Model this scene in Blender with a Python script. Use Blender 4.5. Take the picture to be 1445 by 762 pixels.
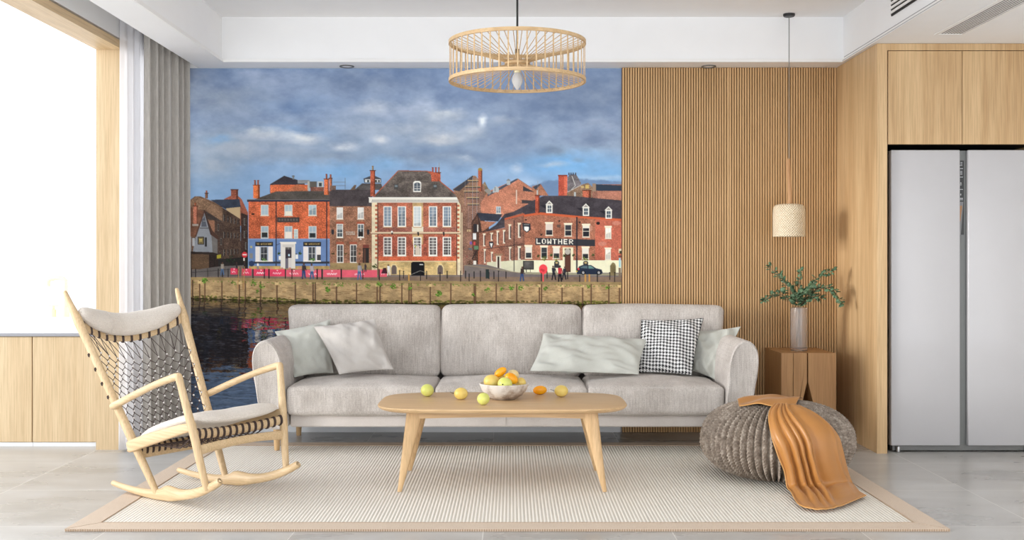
import bpy, bmesh, math, random
import numpy as np
from mathutils import Vector, Matrix, noise
SC = bpy.context.scene
for o in list(bpy.data.objects): bpy.data.objects.remove(o)
COL = SC.collection
PI = math.pi
R_ = random.Random(4)

# ---------------------------------------------------------------- camera, sky, sun, exposure
CAM_H = 1.17; F = 1500.0; CX, CY = 722.5, 370.0          # focal length in pixels for a 1445 px wide frame
cam = bpy.data.cameras.new('camera'); cam_o = bpy.data.objects.new('camera', cam); COL.objects.link(cam_o)
cam_o.location = (0, 0, CAM_H); cam_o.rotation_euler = (PI/2, 0, 0)
cam.sensor_width = 36; cam.lens = 36*F/1445; cam.shift_y = -11/1445; cam.clip_end = 100
SC.camera = cam_o
WORLD_STRENGTH = 1.5
w = bpy.data.worlds.new('daylight'); SC.world = w; w.use_nodes = True
bg = w.node_tree.nodes['Background']; bg.inputs[0].default_value = (.955, .985, 1.03, 1); bg.inputs[1].default_value = WORLD_STRENGTH
sun = bpy.data.lights.new('sun', 'SUN'); sun.energy = 1.45; sun.angle = math.radians(16); sun.color = (1, .985, .965)
sun_o = bpy.data.objects.new('sun', sun); COL.objects.link(sun_o)
sun_o.location = (-6, 3, 4); sun_o.rotation_euler = Vector((1, .36, -.10)).to_track_quat('-Z', 'Y').to_euler()
SC.view_settings.view_transform = 'Standard'; SC.view_settings.look = 'None'
SC.view_settings.exposure = 0.56; SC.view_settings.gamma = 1; SC.view_settings.use_curve_mapping = False

def wx(px, Y): return (px-CX)*Y/F
def wz(py, Y): return CAM_H-(py-CY)*Y/F
def un(px, py, Y): return Vector((wx(px, Y), Y, wz(py, Y)))
def lin(c):
    c = c/255 if c > 1 else c
    return c/12.92 if c <= .04045 else ((c+.055)/1.055)**2.4
def rgb(r, g, b): return (lin(float(r)/255 if r > 1 else r), lin(float(g)/255 if g > 1 else g), lin(float(b)/255 if b > 1 else b), 1)

# ---------------------------------------------------------------- materials
class NT:
    def __init__(s, name):
        s.m = bpy.data.materials.new(name); s.m.use_nodes = True; s.t = s.m.node_tree; s.b = s.t.nodes['Principled BSDF']
        s.out = s.t.nodes['Material Output']
    def n(s, t, **k):
        q = s.t.nodes.new(t)
        for a, b in k.items():
            if a in q.inputs.keys() if hasattr(q.inputs, 'keys') else False: q.inputs[a].default_value = b
            else: setattr(q, a, b)
        return q
    def l(s, a, b): s.t.links.new(a, b)
    def coords(s, scale=(1, 1, 1), rot=(0, 0, 0), kind='Object'):
        tc = s.n('ShaderNodeTexCoord'); mp = s.n('ShaderNodeMapping'); mp.inputs['Scale'].default_value = scale; mp.inputs['Rotation'].default_value = rot
        s.l(tc.outputs[kind], mp.inputs['Vector']); return mp.outputs[0]
    def noise(s, vec, scale, detail=4, rough=.5, dist=0):
        q = s.n('ShaderNodeTexNoise'); q.inputs['Scale'].default_value = scale; q.inputs['Detail'].default_value = detail
        q.inputs['Roughness'].default_value = rough; q.inputs['Distortion'].default_value = dist; s.l(vec, q.inputs['Vector']); return q.outputs['Fac']
    def ramp(s, fac, stops):
        q = s.n('ShaderNodeValToRGB'); e = q.color_ramp.elements
        e[0].position = stops[0][0]; e[0].color = stops[0][1]; e[1].position = stops[-1][0]; e[1].color = stops[-1][1]
        for p, c in stops[1:-1]: x = e.new(p); x.color = c
        s.l(fac, q.inputs['Fac']); return q.outputs['Color']
    def mix(s, fac, a, b, mode='MIX'):
        q = s.n('ShaderNodeMix'); q.data_type = 'RGBA'; q.blend_type = mode
        for i, v in ((0, fac), (6, a), (7, b)):
            if hasattr(v, 'is_linked') or hasattr(v, 'links'): s.l(v, q.inputs[i])
            else: q.inputs[i].default_value = v
        return q.outputs[2]
    def math(s, op, a, b=0.0):
        q = s.n('ShaderNodeMath'); q.operation = op
        for i, v in ((0, a), (1, b)):
            if hasattr(v, 'links'): s.l(v, q.inputs[i])
            else: q.inputs[i].default_value = v
        return q.outputs[0]
    def bump(s, h, strength=.3, dist=.002):
        q = s.n('ShaderNodeBump'); q.inputs['Strength'].default_value = strength; q.inputs['Distance'].default_value = dist
        s.l(h, q.inputs['Height']); s.l(q.outputs[0], s.b.inputs['Normal'])
    def set(s, **k):
        for a, v in k.items():
            a = a.replace('_', ' ')
            if hasattr(v, 'links'): s.l(v, s.b.inputs[a])
            else: s.b.inputs[a].default_value = v
def plain(name, c, rough=.5, metal=0, bumpy=0, spec=.5, **k):
    t = NT(name); v = t.coords(); f = t.noise(v, 6, 3)
    c = rgb(*c); d = tuple(x*.95 for x in c[:3])+(1,)
    t.set(Base_Color=t.mix(f, d, c), Roughness=rough, Metallic=metal, Specular_IOR_Level=spec, **k)
    if bumpy: t.bump(t.noise(v, 220, 3), bumpy, .001)
    return t.m
def wood(name, c1, c2, axis='z', rough=.5, fine=1.0, contrast=1.0, band=2.2):
    t = NT(name)
    long_, short = .55, 9.0
    sc = {'z': (short, short, long_), 'x': (long_, short, short), 'y': (short, long_, short)}[axis]
    v = t.coords(sc)
    f1 = t.noise(v, band, 4, .55, .6); 
    sc2 = {'z': (60, 60, 1.6), 'x': (1.6, 60, 60), 'y': (60, 1.6, 60)}[axis]
    v2 = t.coords(sc2); f2 = t.noise(v2, 2.2*fine, 3, .6)
    a = rgb(*c1); b = rgb(*c2)
    base = t.ramp(f1, [(.5-.22/contrast, b), (.5+.22/contrast, a)])
    dk = tuple(x*.80 for x in a[:3])+(1,)
    grain = t.ramp(f2, [(.40, (0.80, .78, .74, 1)), (.56, (1, 1, 1, 1))])
    t.set(Base_Color=t.mix(.75, base, grain, 'MULTIPLY'), Roughness=rough, Specular_IOR_Level=.35)
    t.bump(f2, .12, .0015)
    return t.m
def fabric(name, c1, c2, scale=260, strength=.5, rough=.95, patch=6, sheen=.2, streak=False):
    t = NT(name); v = t.coords()
    w1 = t.n('ShaderNodeTexWave'); w1.wave_type = 'BANDS'; w1.bands_direction = 'X'; w1.inputs['Scale'].default_value = scale/6.28; w1.inputs['Distortion'].default_value = 1.5; w1.inputs['Detail Scale'].default_value = 3
    w2 = t.n('ShaderNodeTexWave'); w2.wave_type = 'BANDS'; w2.bands_direction = 'Z'; w2.inputs['Scale'].default_value = scale/6.28; w2.inputs['Distortion'].default_value = 1.5; w2.inputs['Detail Scale'].default_value = 3
    t.l(v, w1.inputs['Vector']); t.l(v, w2.inputs['Vector'])
    n1 = t.noise(v, scale*.6, 4, .7); n2 = t.noise(v, patch, 3, .5)
    h = t.math('ADD', t.math('MULTIPLY', w1.outputs['Fac'], w2.outputs['Fac']), n1)
    f = t.math('ADD', t.math('MULTIPLY', n1, .7), t.math('MULTIPLY', n2, .5))
    if streak:
        vs = t.coords((90, 90, 5)); n3 = t.noise(vs, 1.6, 3, .6); f = t.math('ADD', f, t.math('MULTIPLY', t.math('SUBTRACT', n3, .5), .5))
    t.set(Base_Color=t.ramp(f, [(.38, rgb(*c2)), (.82, rgb(*c1))]), Roughness=rough, Specular_IOR_Level=.15, Sheen_Weight=sheen)
    t.bump(h, strength, .0022)
    return t.m
MAT = {}
OAK = ((214, 182, 138), (200, 164, 118))
MAT['oak'] = wood('oak_panel', (216, 184, 140), (192, 156, 112), band=1.3, contrast=1.1)
MAT['oak_x'] = wood('oak_table', (220, 188, 146), (208, 172, 128), 'x', .42, contrast=.8)
MAT['oak_light'] = wood('pale_oak', (214, 191, 155), (199, 173, 135), band=1.3)
MAT['oak_chair'] = wood('chair_beech', (222, 196, 158), (208, 178, 136), 'x', .45, contrast=.8)
MAT['oak_chair_z'] = wood('chair_beech_upright', (222, 196, 158), (208, 178, 136), 'z', .45, contrast=.8)
MAT['oak_leg'] = wood('table_leg_oak', (220, 186, 142), (204, 168, 122), 'z', .45)
MAT['slat'] = wood('slat_oak', (212, 174, 126), (198, 158, 110), 'z', .5, band=1.5, contrast=.7)
MAT['groove'] = plain('groove_backing', (98, 62, 36), .8)
MAT['block'] = wood('side_table_oak', (188, 146, 100), (168, 126, 84), 'z', .55)
MAT['white_paint'] = plain('white_paint', (246, 245, 243), .6)
MAT['ceiling_paint'] = plain('ceiling_paint', (249, 249, 249), .75)
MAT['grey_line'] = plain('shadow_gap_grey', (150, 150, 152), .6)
MAT['dark'] = plain('dark_gap', (26, 23, 21), .7)
MAT['black'] = plain('black_lacquer', (22, 21, 21), .45)
MAT['grey_metal'] = plain('satin_grey_metal', (120, 120, 118), .4, .4)
MAT['steel'] = plain('brushed_steel', (180, 180, 180), .3, .9)
MAT['brass'] = plain('pale_brass', (226, 214, 176), .35, .3)
MAT['worktop'] = plain('white_stone', (250, 250, 250), .25)
MAT['worktop_edge'] = plain('grey_worktop_edge', (150, 150, 154), .5)
MAT['fridge'] = plain('white_glass_door', (192, 190, 191), .12, spec=.5)
MAT['fridge_grey'] = plain('fridge_channel', (118, 120, 118), .35, .3)
MAT['skirting'] = plain('white_skirting', (236, 238, 240), .5)
MAT['frame_white'] = plain('white_window_frame', (250, 250, 250), .5)
MAT['sofa'] = fabric('sofa_weave', (226, 219, 212), (170, 161, 153), 300, .8, streak=True)
MAT['sofa_base'] = fabric('sofa_base_weave', (224, 217, 211), (200, 192, 185), 520, .4)
MAT['piping'] = fabric('sofa_piping', (214, 208, 202), (188, 181, 175), 500, .3)
MAT['cushion_grey'] = fabric('grey_beige_linen', (206, 201, 195), (188, 182, 176), 700, .2)
MAT['cushion_green'] = fabric('sage_white_linen', (206, 207, 199), (190, 191, 182), 620, .25)
MAT['boucle'] = fabric('chair_boucle', (238, 230, 220), (206, 196, 184), 330, .6)
MAT['cord'] = plain('dark_leather_cord', (66, 50, 46), .6)
MAT['knot'] = plain('pale_knot_ring', (214, 210, 206), .5)
MAT['bamboo'] = wood('split_bamboo', (214, 184, 142), (198, 164, 120), 'x', .5)
MAT['branch_wood'] = wood('driftwood', (214, 172, 128), (176, 130, 88), 'z', .6, fine=2)
MAT['stem'] = plain('woody_stem', (150, 128, 104), .7)

def floor_mat():
    t = NT('polished_concrete_tile'); v = t.coords()
    # tile grid .82 x .747, joints at x = 2.335 + k*.82 , y = 4.705 + k*.747
    sx = t.n('ShaderNodeSeparateXYZ'); t.l(v, sx.inputs[0])
    def joint(o, off, sp, wd):
        a = t.math('DIVIDE', t.math('SUBTRACT', o, off), sp); fr = t.math('FRACT', a)
        d = t.math('ABSOLUTE', t.math('SUBTRACT', fr, .5)); return t.math('GREATER_THAN', d, .5-wd/sp), t.math('FLOOR', a)
    jx, ix = joint(sx.outputs[0], 2.335+.82*20-.82*40, .82, .0022); jy, iy = joint(sx.outputs[1], 4.705-.747*20, .747, .0026)
    j = t.math('MAXIMUM', jx, jy)
    wn = t.n('ShaderNodeTexWhiteNoise'); wn.noise_dimensions = '2D'; cb = t.n('ShaderNodeCombineXYZ'); t.l(ix, cb.inputs[0]); t.l(iy, cb.inputs[1]); t.l(cb.outputs[0], wn.inputs['Vector'])
    ad = t.n('ShaderNodeVectorMath'); ad.operation = 'MULTIPLY_ADD'; t.l(wn.outputs['Color'], ad.inputs[0]); ad.inputs[1].default_value = (9, 9, 9)
    mp = t.coords((1, 2.2, 1)); t.l(mp, ad.inputs[2])
    n1 = t.noise(ad.outputs[0], 1.5, 5, .5, .15); n2 = t.noise(mp, 9, 4, .55)
    c = t.ramp(n1, [(.30, rgb(168, 166, 162)), (.5, rgb(184, 182, 178)), (.70, rgb(198, 197, 194))])
    c = t.mix(t.math('MULTIPLY', j, .85), c, rgb(228, 226, 220))
    t.set(Base_Color=c, Roughness=t.math('ADD', t.math('MULTIPLY', n1, .18), .2), Specular_IOR_Level=.5)
    t.bump(j, .25, -.001)
    return t.m
MAT['floor'] = floor_mat()
def rug_mat(border=False):
    t = NT('rug_border_weave' if border else 'rug_ribbed_weave'); v = t.coords()
    n1 = t.noise(v, 320, 3, .6)
    if border:
        t.set(Base_Color=t.ramp(n1, [(.3, rgb(196, 176, 156)), (.7, rgb(228, 212, 194))]), Roughness=.95, Specular_IOR_Level=.1); t.bump(n1, .6, .003); return t.m
    sx = t.n('ShaderNodeSeparateXYZ'); t.l(v, sx.inputs[0])
    st = t.math('MULTIPLY', t.math('ADD', t.math('SINE', t.math('MULTIPLY', sx.outputs[0], 2*PI/.0165)), 1), .5)
    kn = t.math('MULTIPLY', t.math('ADD', t.math('SINE', t.math('MULTIPLY', sx.outputs[1], 2*PI/.011)), 1), .5)
    h = t.math('ADD', st, t.math('MULTIPLY', kn, .35))
    c = t.ramp(t.math('ADD', t.math('MULTIPLY', h, .6), t.math('MULTIPLY', n1, .3)), [(.1, rgb(186, 178, 164)), (.42, rgb(230, 223, 211)), (.9, rgb(243, 238, 229))])
    t.set(Base_Color=c, Roughness=.95, Specular_IOR_Level=.1); t.bump(h, .7, .004); return t.m
MAT['rug'] = rug_mat(); MAT['rug_border'] = rug_mat(True)
MAT['rug_edge'] = plain('rug_stitch', (170, 146, 122), .9)
def knit_mat():
    t = NT('chunky_mottled_knit'); v = t.coords()
    n1 = t.noise(v, 90, 3, .7); n2 = t.noise(v, 26, 3, .6)
    f = t.math('ADD', t.math('MULTIPLY', n1, .5), t.math('MULTIPLY', n2, .5))
    t.set(Base_Color=t.ramp(f, [(.33, rgb(112, 100, 89)), (.5, rgb(152, 139, 126)), (.67, rgb(196, 184, 170))]), Roughness=1, Specular_IOR_Level=.1)
    t.bump(n1, .25, .003); return t.m
MAT['knit'] = knit_mat()
def satin_mat():
    t = NT('caramel_satin'); v = t.coords(); n = t.noise(v, 5, 3)
    t.set(Base_Color=t.mix(n, rgb(172, 116, 58), rgb(186, 130, 70)), Roughness=.36, Specular_IOR_Level=.45, Sheen_Weight=.1, Sheen_Roughness=.4)
    t.bump(t.noise(v, 420, 2), .1, .0006); return t.m
MAT['satin'] = satin_mat()
MAT['satin_hem'] = plain('satin_hem', (212, 160, 96), .4)
def houndstooth():
    t = NT('houndstooth_weave'); tc = t.n('ShaderNodeTexCoord'); sx = t.n('ShaderNodeSeparateXYZ'); t.l(tc.outputs['UV'], sx.inputs[0])
    N = 17.0
    def fr(o, k): return t.math('FRACT', t.math('MULTIPLY', o, k))
    u = fr(sx.outputs[0], N); v = fr(sx.outputs[1], N)
    wa = t.math('LESS_THAN', u, .5); wb = t.math('LESS_THAN', v, .5)
    tw = t.math('LESS_THAN', t.math('FRACT', t.math('MULTIPLY', t.math('ADD', t.math('MULTIPLY', sx.outputs[0], N), t.math('MULTIPLY', sx.outputs[1], N)), 2.0)), .5)
    # woven 2/2: warp black when wa, weft black when wb, twill picks which thread is on top
    bl = t.math('ADD', t.math('MULTIPLY', tw, wa), t.math('MULTIPLY', t.math('SUBTRACT', 1, tw), wb))
    t.set(Base_Color=t.mix(bl, rgb(238, 238, 236), rgb(24, 24, 28)), Roughness=.9, Specular_IOR_Level=.15, Sheen_Weight=.1); return t.m
MAT['hound'] = houndstooth()
def cane_mat():
    t = NT('woven_cane'); v = t.coords()
    sx = t.n('ShaderNodeSeparateXYZ'); t.l(v, sx.inputs[0])
    an = t.math('ARCTAN2', sx.outputs[1], sx.outputs[0])
    a = t.math('SINE', t.math('MULTIPLY', an, 40)); b = t.math('SINE', t.math('MULTIPLY', sx.outputs[2], 2*PI/.017))
    h = t.math('MULTIPLY', a, b); n = t.noise(v, 60, 3)
    f = t.math('ADD', t.math('MULTIPLY', t.math('ADD', h, 1), .35), t.math('MULTIPLY', n, .4))
    t.set(Base_Color=t.ramp(f, [(.15, rgb(168, 138, 100)), (.42, rgb(224, 204, 170)), (.9, rgb(246, 234, 212))]), Roughness=.7); t.bump(h, .7, .004); return t.m
MAT['cane'] = cane_mat()
def curtain_mat():
    t = NT('grey_drape'); v = t.coords((1, 1, .12)); n = t.noise(v, 120, 3, .6); v2 = t.coords(); n2 = t.noise(v2, 300, 2)
    t.set(Base_Color=t.ramp(t.math('ADD', t.math('MULTIPLY', n, .6), t.math('MULTIPLY', n2, .4)), [(.35, rgb(176, 171, 164)), (.65, rgb(198, 193, 186))]), Roughness=.85, Sheen_Weight=.3); t.bump(n2, .3, .001); return t.m
MAT['drape'] = curtain_mat()
def sheer_mat():
    t = NT('white_sheer'); v = t.coords(); n = t.noise(v, 300, 2)
    t.set(Base_Color=t.mix(n, rgb(244, 244, 246), rgb(252, 252, 253)), Roughness=.9, Alpha=.72)
    tr = t.n('ShaderNodeBsdfTranslucent'); tr.inputs[0].default_value = (.95, .95, .97, 1); ms = t.n('ShaderNodeMixShader'); ms.inputs[0].default_value = .6
    t.l(t.b.outputs[0], ms.inputs[1]); t.l(tr.outputs[0], ms.inputs[2]); t.l(ms.outputs[0], t.out.inputs[0]); return t.m
MAT['sheer'] = sheer_mat()
def glass_mat(name, tint=(1, 1, 1, 1), rough=.0, thin=False):
    t = NT(name)
    if thin:
        tr = t.n('ShaderNodeBsdfTransparent'); tr.inputs[0].default_value = tint
        gl = t.n('ShaderNodeBsdfGlossy'); gl.inputs['Roughness'].default_value = .03
        fr = t.n('ShaderNodeFresnel'); fr.inputs[0].default_value = 1.4
        ms = t.n('ShaderNodeMixShader'); t.l(fr.outputs[0], ms.inputs[0]); t.l(tr.outputs[0], ms.inputs[1]); t.l(gl.outputs[0], ms.inputs[2]); t.l(ms.outputs[0], t.out.inputs[0])
    else: t.set(Base_Color=tint, Roughness=rough, Transmission_Weight=.9, IOR=1.3)
    return t.m
MAT['pane'] = glass_mat('window_glass', thin=True)
MAT['vase'] = glass_mat('ribbed_vase_glass', (.93, .91, .90, 1), .06, thin=False)
MAT['bulb'] = plain('bulb_glass', (246, 244, 242), .08, Transmission_Weight=.55, IOR=1.15)
def leaf_mat():
    t = NT('eucalyptus_leaf'); v = t.coords(); n = t.noise(v, 30, 3)
    t.set(Base_Color=t.ramp(n, [(.35, rgb(60, 88, 62)), (.65, rgb(110, 140, 106))]), Roughness=.55); return t.m
MAT['leaf'] = leaf_mat()
def fruit_mat(name, a, b, rough=.35):
    t = NT(name); v = t.coords(); n = t.noise(v, 14, 4)
    t.set(Base_Color=t.ramp(n, [(.35, rgb(*a)), (.65, rgb(*b))]), Roughness=rough, Subsurface_Weight=.12, Subsurface_Radius=(.02, .012, .004), Subsurface_Scale=.5)
    t.bump(t.noise(v, 260, 2), .12, .0006); return t.m
MAT['fruit_green'] = fruit_mat('green_yellow_skin', (206, 210, 104), (226, 226, 130))
MAT['fruit_yellow'] = fruit_mat('yellow_skin', (222, 190, 96), (236, 212, 124))
MAT['fruit_orange'] = fruit_mat('orange_skin', (250, 150, 10), (252, 186, 30), .25)
MAT['fruit_pale'] = fruit_mat('pale_yellow_skin', (232, 208, 150), (238, 220, 164))
def bowl_mat():
    t = NT('weathered_stoneware'); v = t.coords(); n = t.noise(v, 9, 6, .7); sx = t.n('ShaderNodeSeparateXYZ'); t.l(v, sx.inputs[0])
    f = t.math('ADD', n, t.math('MULTIPLY', t.math('SUBTRACT', .045, sx.outputs[2]), 2.4))
    t.set(Base_Color=t.ramp(f, [(.46, rgb(226, 220, 212)), (.62, rgb(176, 160, 146)), (.78, rgb(112, 92, 78))]), Roughness=.6); t.bump(n, .2, .002); return t.m
MAT['bowl'] = bowl_mat()
def mural_mat():
    t = NT('printed_wallpaper'); a = t.n('ShaderNodeVertexColor'); a.layer_name = 'print'
    t.set(Base_Color=a.outputs['Color'], Roughness=.8, Specular_IOR_Level=.15); return t.m
MAT['mural'] = mural_mat()
def strip_mat():
    return plain('display_glass', (48, 50, 50), .3)
MAT['display'] = strip_mat(); MAT['glyph'] = plain('display_print', (196, 198, 200), .5); MAT['amber'] = plain('display_amber', (176, 128, 84), .5); MAT['display_grey'] = plain('display_grey', (130, 130, 130), .4)
MAT['filament'] = plain('bulb_filament', (220, 214, 206), .4)

# ---------------------------------------------------------------- mesh helpers
class MB:
    def __init__(s): s.v = []; s.f = []; s.uv = None
    def add(s, vs, fs):
        o = len(s.v); s.v += [tuple(v) for v in vs]; s.f += [tuple(i+o for i in f) for f in fs]
    def box(s, x0, x1, y0, y1, z0, z1, b=0):
        if b <= 0:
            s.add([(x0, y0, z0), (x1, y0, z0), (x1, y1, z0), (x0, y1, z0), (x0, y0, z1), (x1, y0, z1), (x1, y1, z1), (x0, y1, z1)],
                  [(0, 3, 2, 1), (4, 5, 6, 7), (0, 1, 5, 4), (1, 2, 6, 5), (2, 3, 7, 6), (3, 0, 4, 7)])
        else:
            bm = bmesh.new(); bmesh.ops.create_cube(bm, size=1)
            bmesh.ops.scale(bm, vec=(x1-x0, y1-y0, z1-z0), verts=bm.verts); bmesh.ops.translate(bm, vec=((x0+x1)/2, (y0+y1)/2, (z0+z1)/2), verts=bm.verts)
            bmesh.ops.bevel(bm, geom=bm.edges[:], offset=b, segments=3, profile=.5, affect='EDGES')
            s.bm(bm)
    def bm(s, bm):
        bm.verts.index_update(); s.add([v.co[:] for v in bm.verts], [[v.index for v in f.verts] for f in bm.faces]); bm.free()
    def obox(s, c, ax, ay, az):
        """oriented box: centre, half axis vectors"""
        c, ax, ay, az = Vector(c), Vector(ax), Vector(ay), Vector(az)
        s.add([c+i*ax+j*ay+k*az for k in (-1, 1) for i, j in ((-1, -1), (1, -1), (1, 1), (-1, 1))],
              [(0, 3, 2, 1), (4, 5, 6, 7), (0, 1, 5, 4), (1, 2, 6, 5), (2, 3, 7, 6), (3, 0, 4, 7)])
    def tube(s, pts, r, seg=10, flat=None, up=None, cap=True, sq=2):
        """r: number or list of radii or list of (ra, rb); up fixes the direction of the second radius"""
        pts = [Vector(p) for p in pts]; n = len(pts)
        rr = r if isinstance(r, (list, tuple)) and len(r) == n and not (n == 2 and isinstance(r, tuple)) else [r]*n
        rings = []; prev = None
        for i in range(n):
            t = (pts[min(i+1, n-1)]-pts[max(i-1, 0)]).normalized()
            ref = Vector(up) if up is not None else (prev if prev is not None else (Vector((0, 0, 1)) if abs(t.z) < .9 else Vector((1, 0, 0))))
            b = (ref-t*ref.dot(t)).normalized(); a = t.cross(b)
            if up is None: prev = b
            ra, rb = rr[i] if isinstance(rr[i], (tuple, list)) else (rr[i], rr[i])
            e = 2/sq; rings.append([pts[i]+a*ra*math.copysign(abs(math.cos(2*PI*k/seg))**e, math.cos(2*PI*k/seg))+b*rb*math.copysign(abs(math.sin(2*PI*k/seg))**e, math.sin(2*PI*k/seg)) for k in range(seg)])
        vs = [v for q in rings for v in q]; fs = []
        for i in range(n-1):
            for k in range(seg):
                fs.append((i*seg+k, i*seg+(k+1) % seg, (i+1)*seg+(k+1) % seg, (i+1)*seg+k))
        if cap: fs.append(tuple(range(seg-1, -1, -1))); fs.append(tuple((n-1)*seg+k for k in range(seg)))
        s.add(vs, fs)
    def lathe(s, prof, c, seg=32, close=False, wob=None):
        cx, cy, cz = c; vs = []; fs = []; n = len(prof)
        for r, z in prof:
            for k in range(seg):
                a = 2*PI*k/seg; q = r*(1+(wob(a, z) if wob else 0)); vs.append((cx+q*math.cos(a), cy+q*math.sin(a), cz+z))
        m = n if close else n-1
        for i in range(m):
            for k in range(seg):
                j = (i+1) % n; fs.append((i*seg+k, i*seg+(k+1) % seg, j*seg+(k+1) % seg, j*seg+k))
        if not close:
            if prof[0][0] > 1e-5: fs.append(tuple(range(seg-1, -1, -1)))
            if prof[-1][0] > 1e-5: fs.append(tuple((n-1)*seg+k for k in range(seg)))
        s.add(vs, fs)
    def ball(s, c, r, seg=8, rings=5, ax=None):
        c = Vector(c); rx, ry, rz = (r, r, r) if not isinstance(r, (tuple, list)) else r
        vs = []; fs = []
        for i in range(rings+1):
            ph = PI*i/rings
            for k in range(seg):
                a = 2*PI*k/seg; p = Vector((rx*math.sin(ph)*math.cos(a), ry*math.sin(ph)*math.sin(a), rz*math.cos(ph)))
                if ax is not None: p = ax @ p
                vs.append(c+p)
        for i in range(rings):
            for k in range(seg): fs.append((i*seg+k, (i+1)*seg+k, (i+1)*seg+(k+1) % seg, i*seg+(k+1) % seg))
        s.add(vs, fs)
    def grid(s, P, close_u=False):
        """P[j][i] -> Vector"""
        nj = len(P); ni = len(P[0]); fs = []
        for j in range(nj-1):
            for i in range(ni if close_u else ni-1):
                fs.append((j*ni+i, j*ni+(i+1) % ni, (j+1)*ni+(i+1) % ni, (j+1)*ni+i))
        s.add([p for q in P for p in q], fs)
    def poly_extrude(s, pts, y0, y1, axis='y'):
        n = len(pts)
        f = {'y': lambda p, d: (p[0], d, p[1]), 'z': lambda p, d: (p[0], p[1], d), 'x': lambda p, d: (d, p[0], p[1])}[axis]
        s.add([f(p, y0) for p in pts]+[f(p, y1) for p in pts],
              [tuple(range(n-1, -1, -1)), tuple(range(n, 2*n))]+[(i, (i+1) % n, n+(i+1) % n, n+i) for i in range(n)])
    def build(s, name, mat, parent=None, smooth=True, local=False, origin=None, weld=True, auto=40):
        off = Vector((0, 0, 0))
        if parent is not None:
            if not local:
                r = parent
                while r.parent: r = r.parent
                off = r.location.copy()
        else:
            if origin is not None: off = Vector(origin)
            else:
                a = np.array(s.v); off = Vector(((a[:, 0].min()+a[:, 0].max())/2, (a[:, 1].min()+a[:, 1].max())/2, a[:, 2].min()))
        me = bpy.data.meshes.new(name)
        vs = np.array(s.v, dtype=float)-np.array(off)
        me.from_pydata(vs.tolist(), [], s.f)
        bm = bmesh.new(); bm.from_mesh(me)
        if weld: bmesh.ops.remove_doubles(bm, verts=bm.verts, dist=1e-5)
        bmesh.ops.recalc_face_normals(bm, faces=bm.faces); bm.to_mesh(me); bm.free()
        me.materials.append(MAT[mat] if isinstance(mat, str) else mat)
        if smooth:
            me.polygons.foreach_set('use_smooth', [True]*len(me.polygons))
            if auto and hasattr(me, 'set_sharp_from_angle'): me.set_sharp_from_angle(angle=math.radians(auto))
        o = bpy.data.objects.new(name, me); COL.objects.link(o)
        if parent is not None: o.parent = parent
        else: o.location = off
        return o
def thing(name, label, cat, loc, rz=0, group=None):
    o = bpy.data.objects.new(name, None); COL.objects.link(o); o.location = loc; o.rotation_euler = (0, 0, rz); o.empty_display_size = .1
    return tag(o, label, cat, group)
def tag(o, label, cat, group=None):
    o['label'] = label; o['category'] = cat
    if group: o['group'] = group
    return o
def struct(name, mb, mat, **k):
    o = mb.build(name, mat, None, **k); o['kind'] = 'structure'; return o
def dup(o, loc, label, parent=None):
    c = o.copy(); COL.objects.link(c)
    if parent is None: c.location = loc; c['label'] = label
    else: c.parent = parent
    for ch in o.children: dup(ch, None, None, c)
    return c
def softbox(mb, x0, x1, y0, y1, z0, z1, r, n=22, crown=(0, 0, 0), wob=.0, seed=0, freq=3.0, corner=0):
    """rounded cushion with bulging faces"""
    hx, hy, hz = (x1-x0)/2, (y1-y0)/2, (z1-z0)/2; c = Vector(((x0+x1)/2, (y0+y1)/2, (z0+z1)/2)); h = (hx, hy, hz)
    bm = bmesh.new(); bmesh.ops.create_cube(bm, size=2); 
    bmesh.ops.subdivide_edges(bm, edges=bm.edges[:], cuts=n, use_grid_fill=True)
    for v in bm.verts:
        p = v.co.copy(); q = [0, 0, 0]
        for i in range(3):
            t = p[i]; m = h[i]; e = min(r/m, .9)
            # spread samples so that edges get more of them
            tt = math.copysign(abs(math.sin(t*PI/2))*.35+abs(t)*.65, t)
            q[i] = tt*m
        inn = Vector([max(-(h[i]-r), min(h[i]-r, q[i])) for i in range(3)]); d = Vector(q)-inn
        # map cube corner shell to rounded shell
        if d.length > 1e-9:
            mx = max(abs(d[0]), abs(d[1]), abs(d[2])); d = d.normalized()*mx
        P = inn+d
        a, b, cc = P[0]/hx, P[1]/hy, P[2]/hz
        fx = max(0, 1-a*a); fy = max(0, 1-b*b); fz = max(0, 1-cc*cc)
        P = P+Vector((crown[0]*a*fy*fz, crown[1]*b*fx*fz, crown[2]*cc*fx*fy))
        if wob:
            nn = noise.noise_vector(Vector((P[0]*freq+seed, P[1]*freq, P[2]*freq)))*wob+noise.noise_vector(Vector((P[0]*freq*3+seed, P[1]*freq*3, P[2]*freq*3)))*wob*.35
            P = P+nn
        v.co = c+P
    mb.bm(bm)
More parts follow.
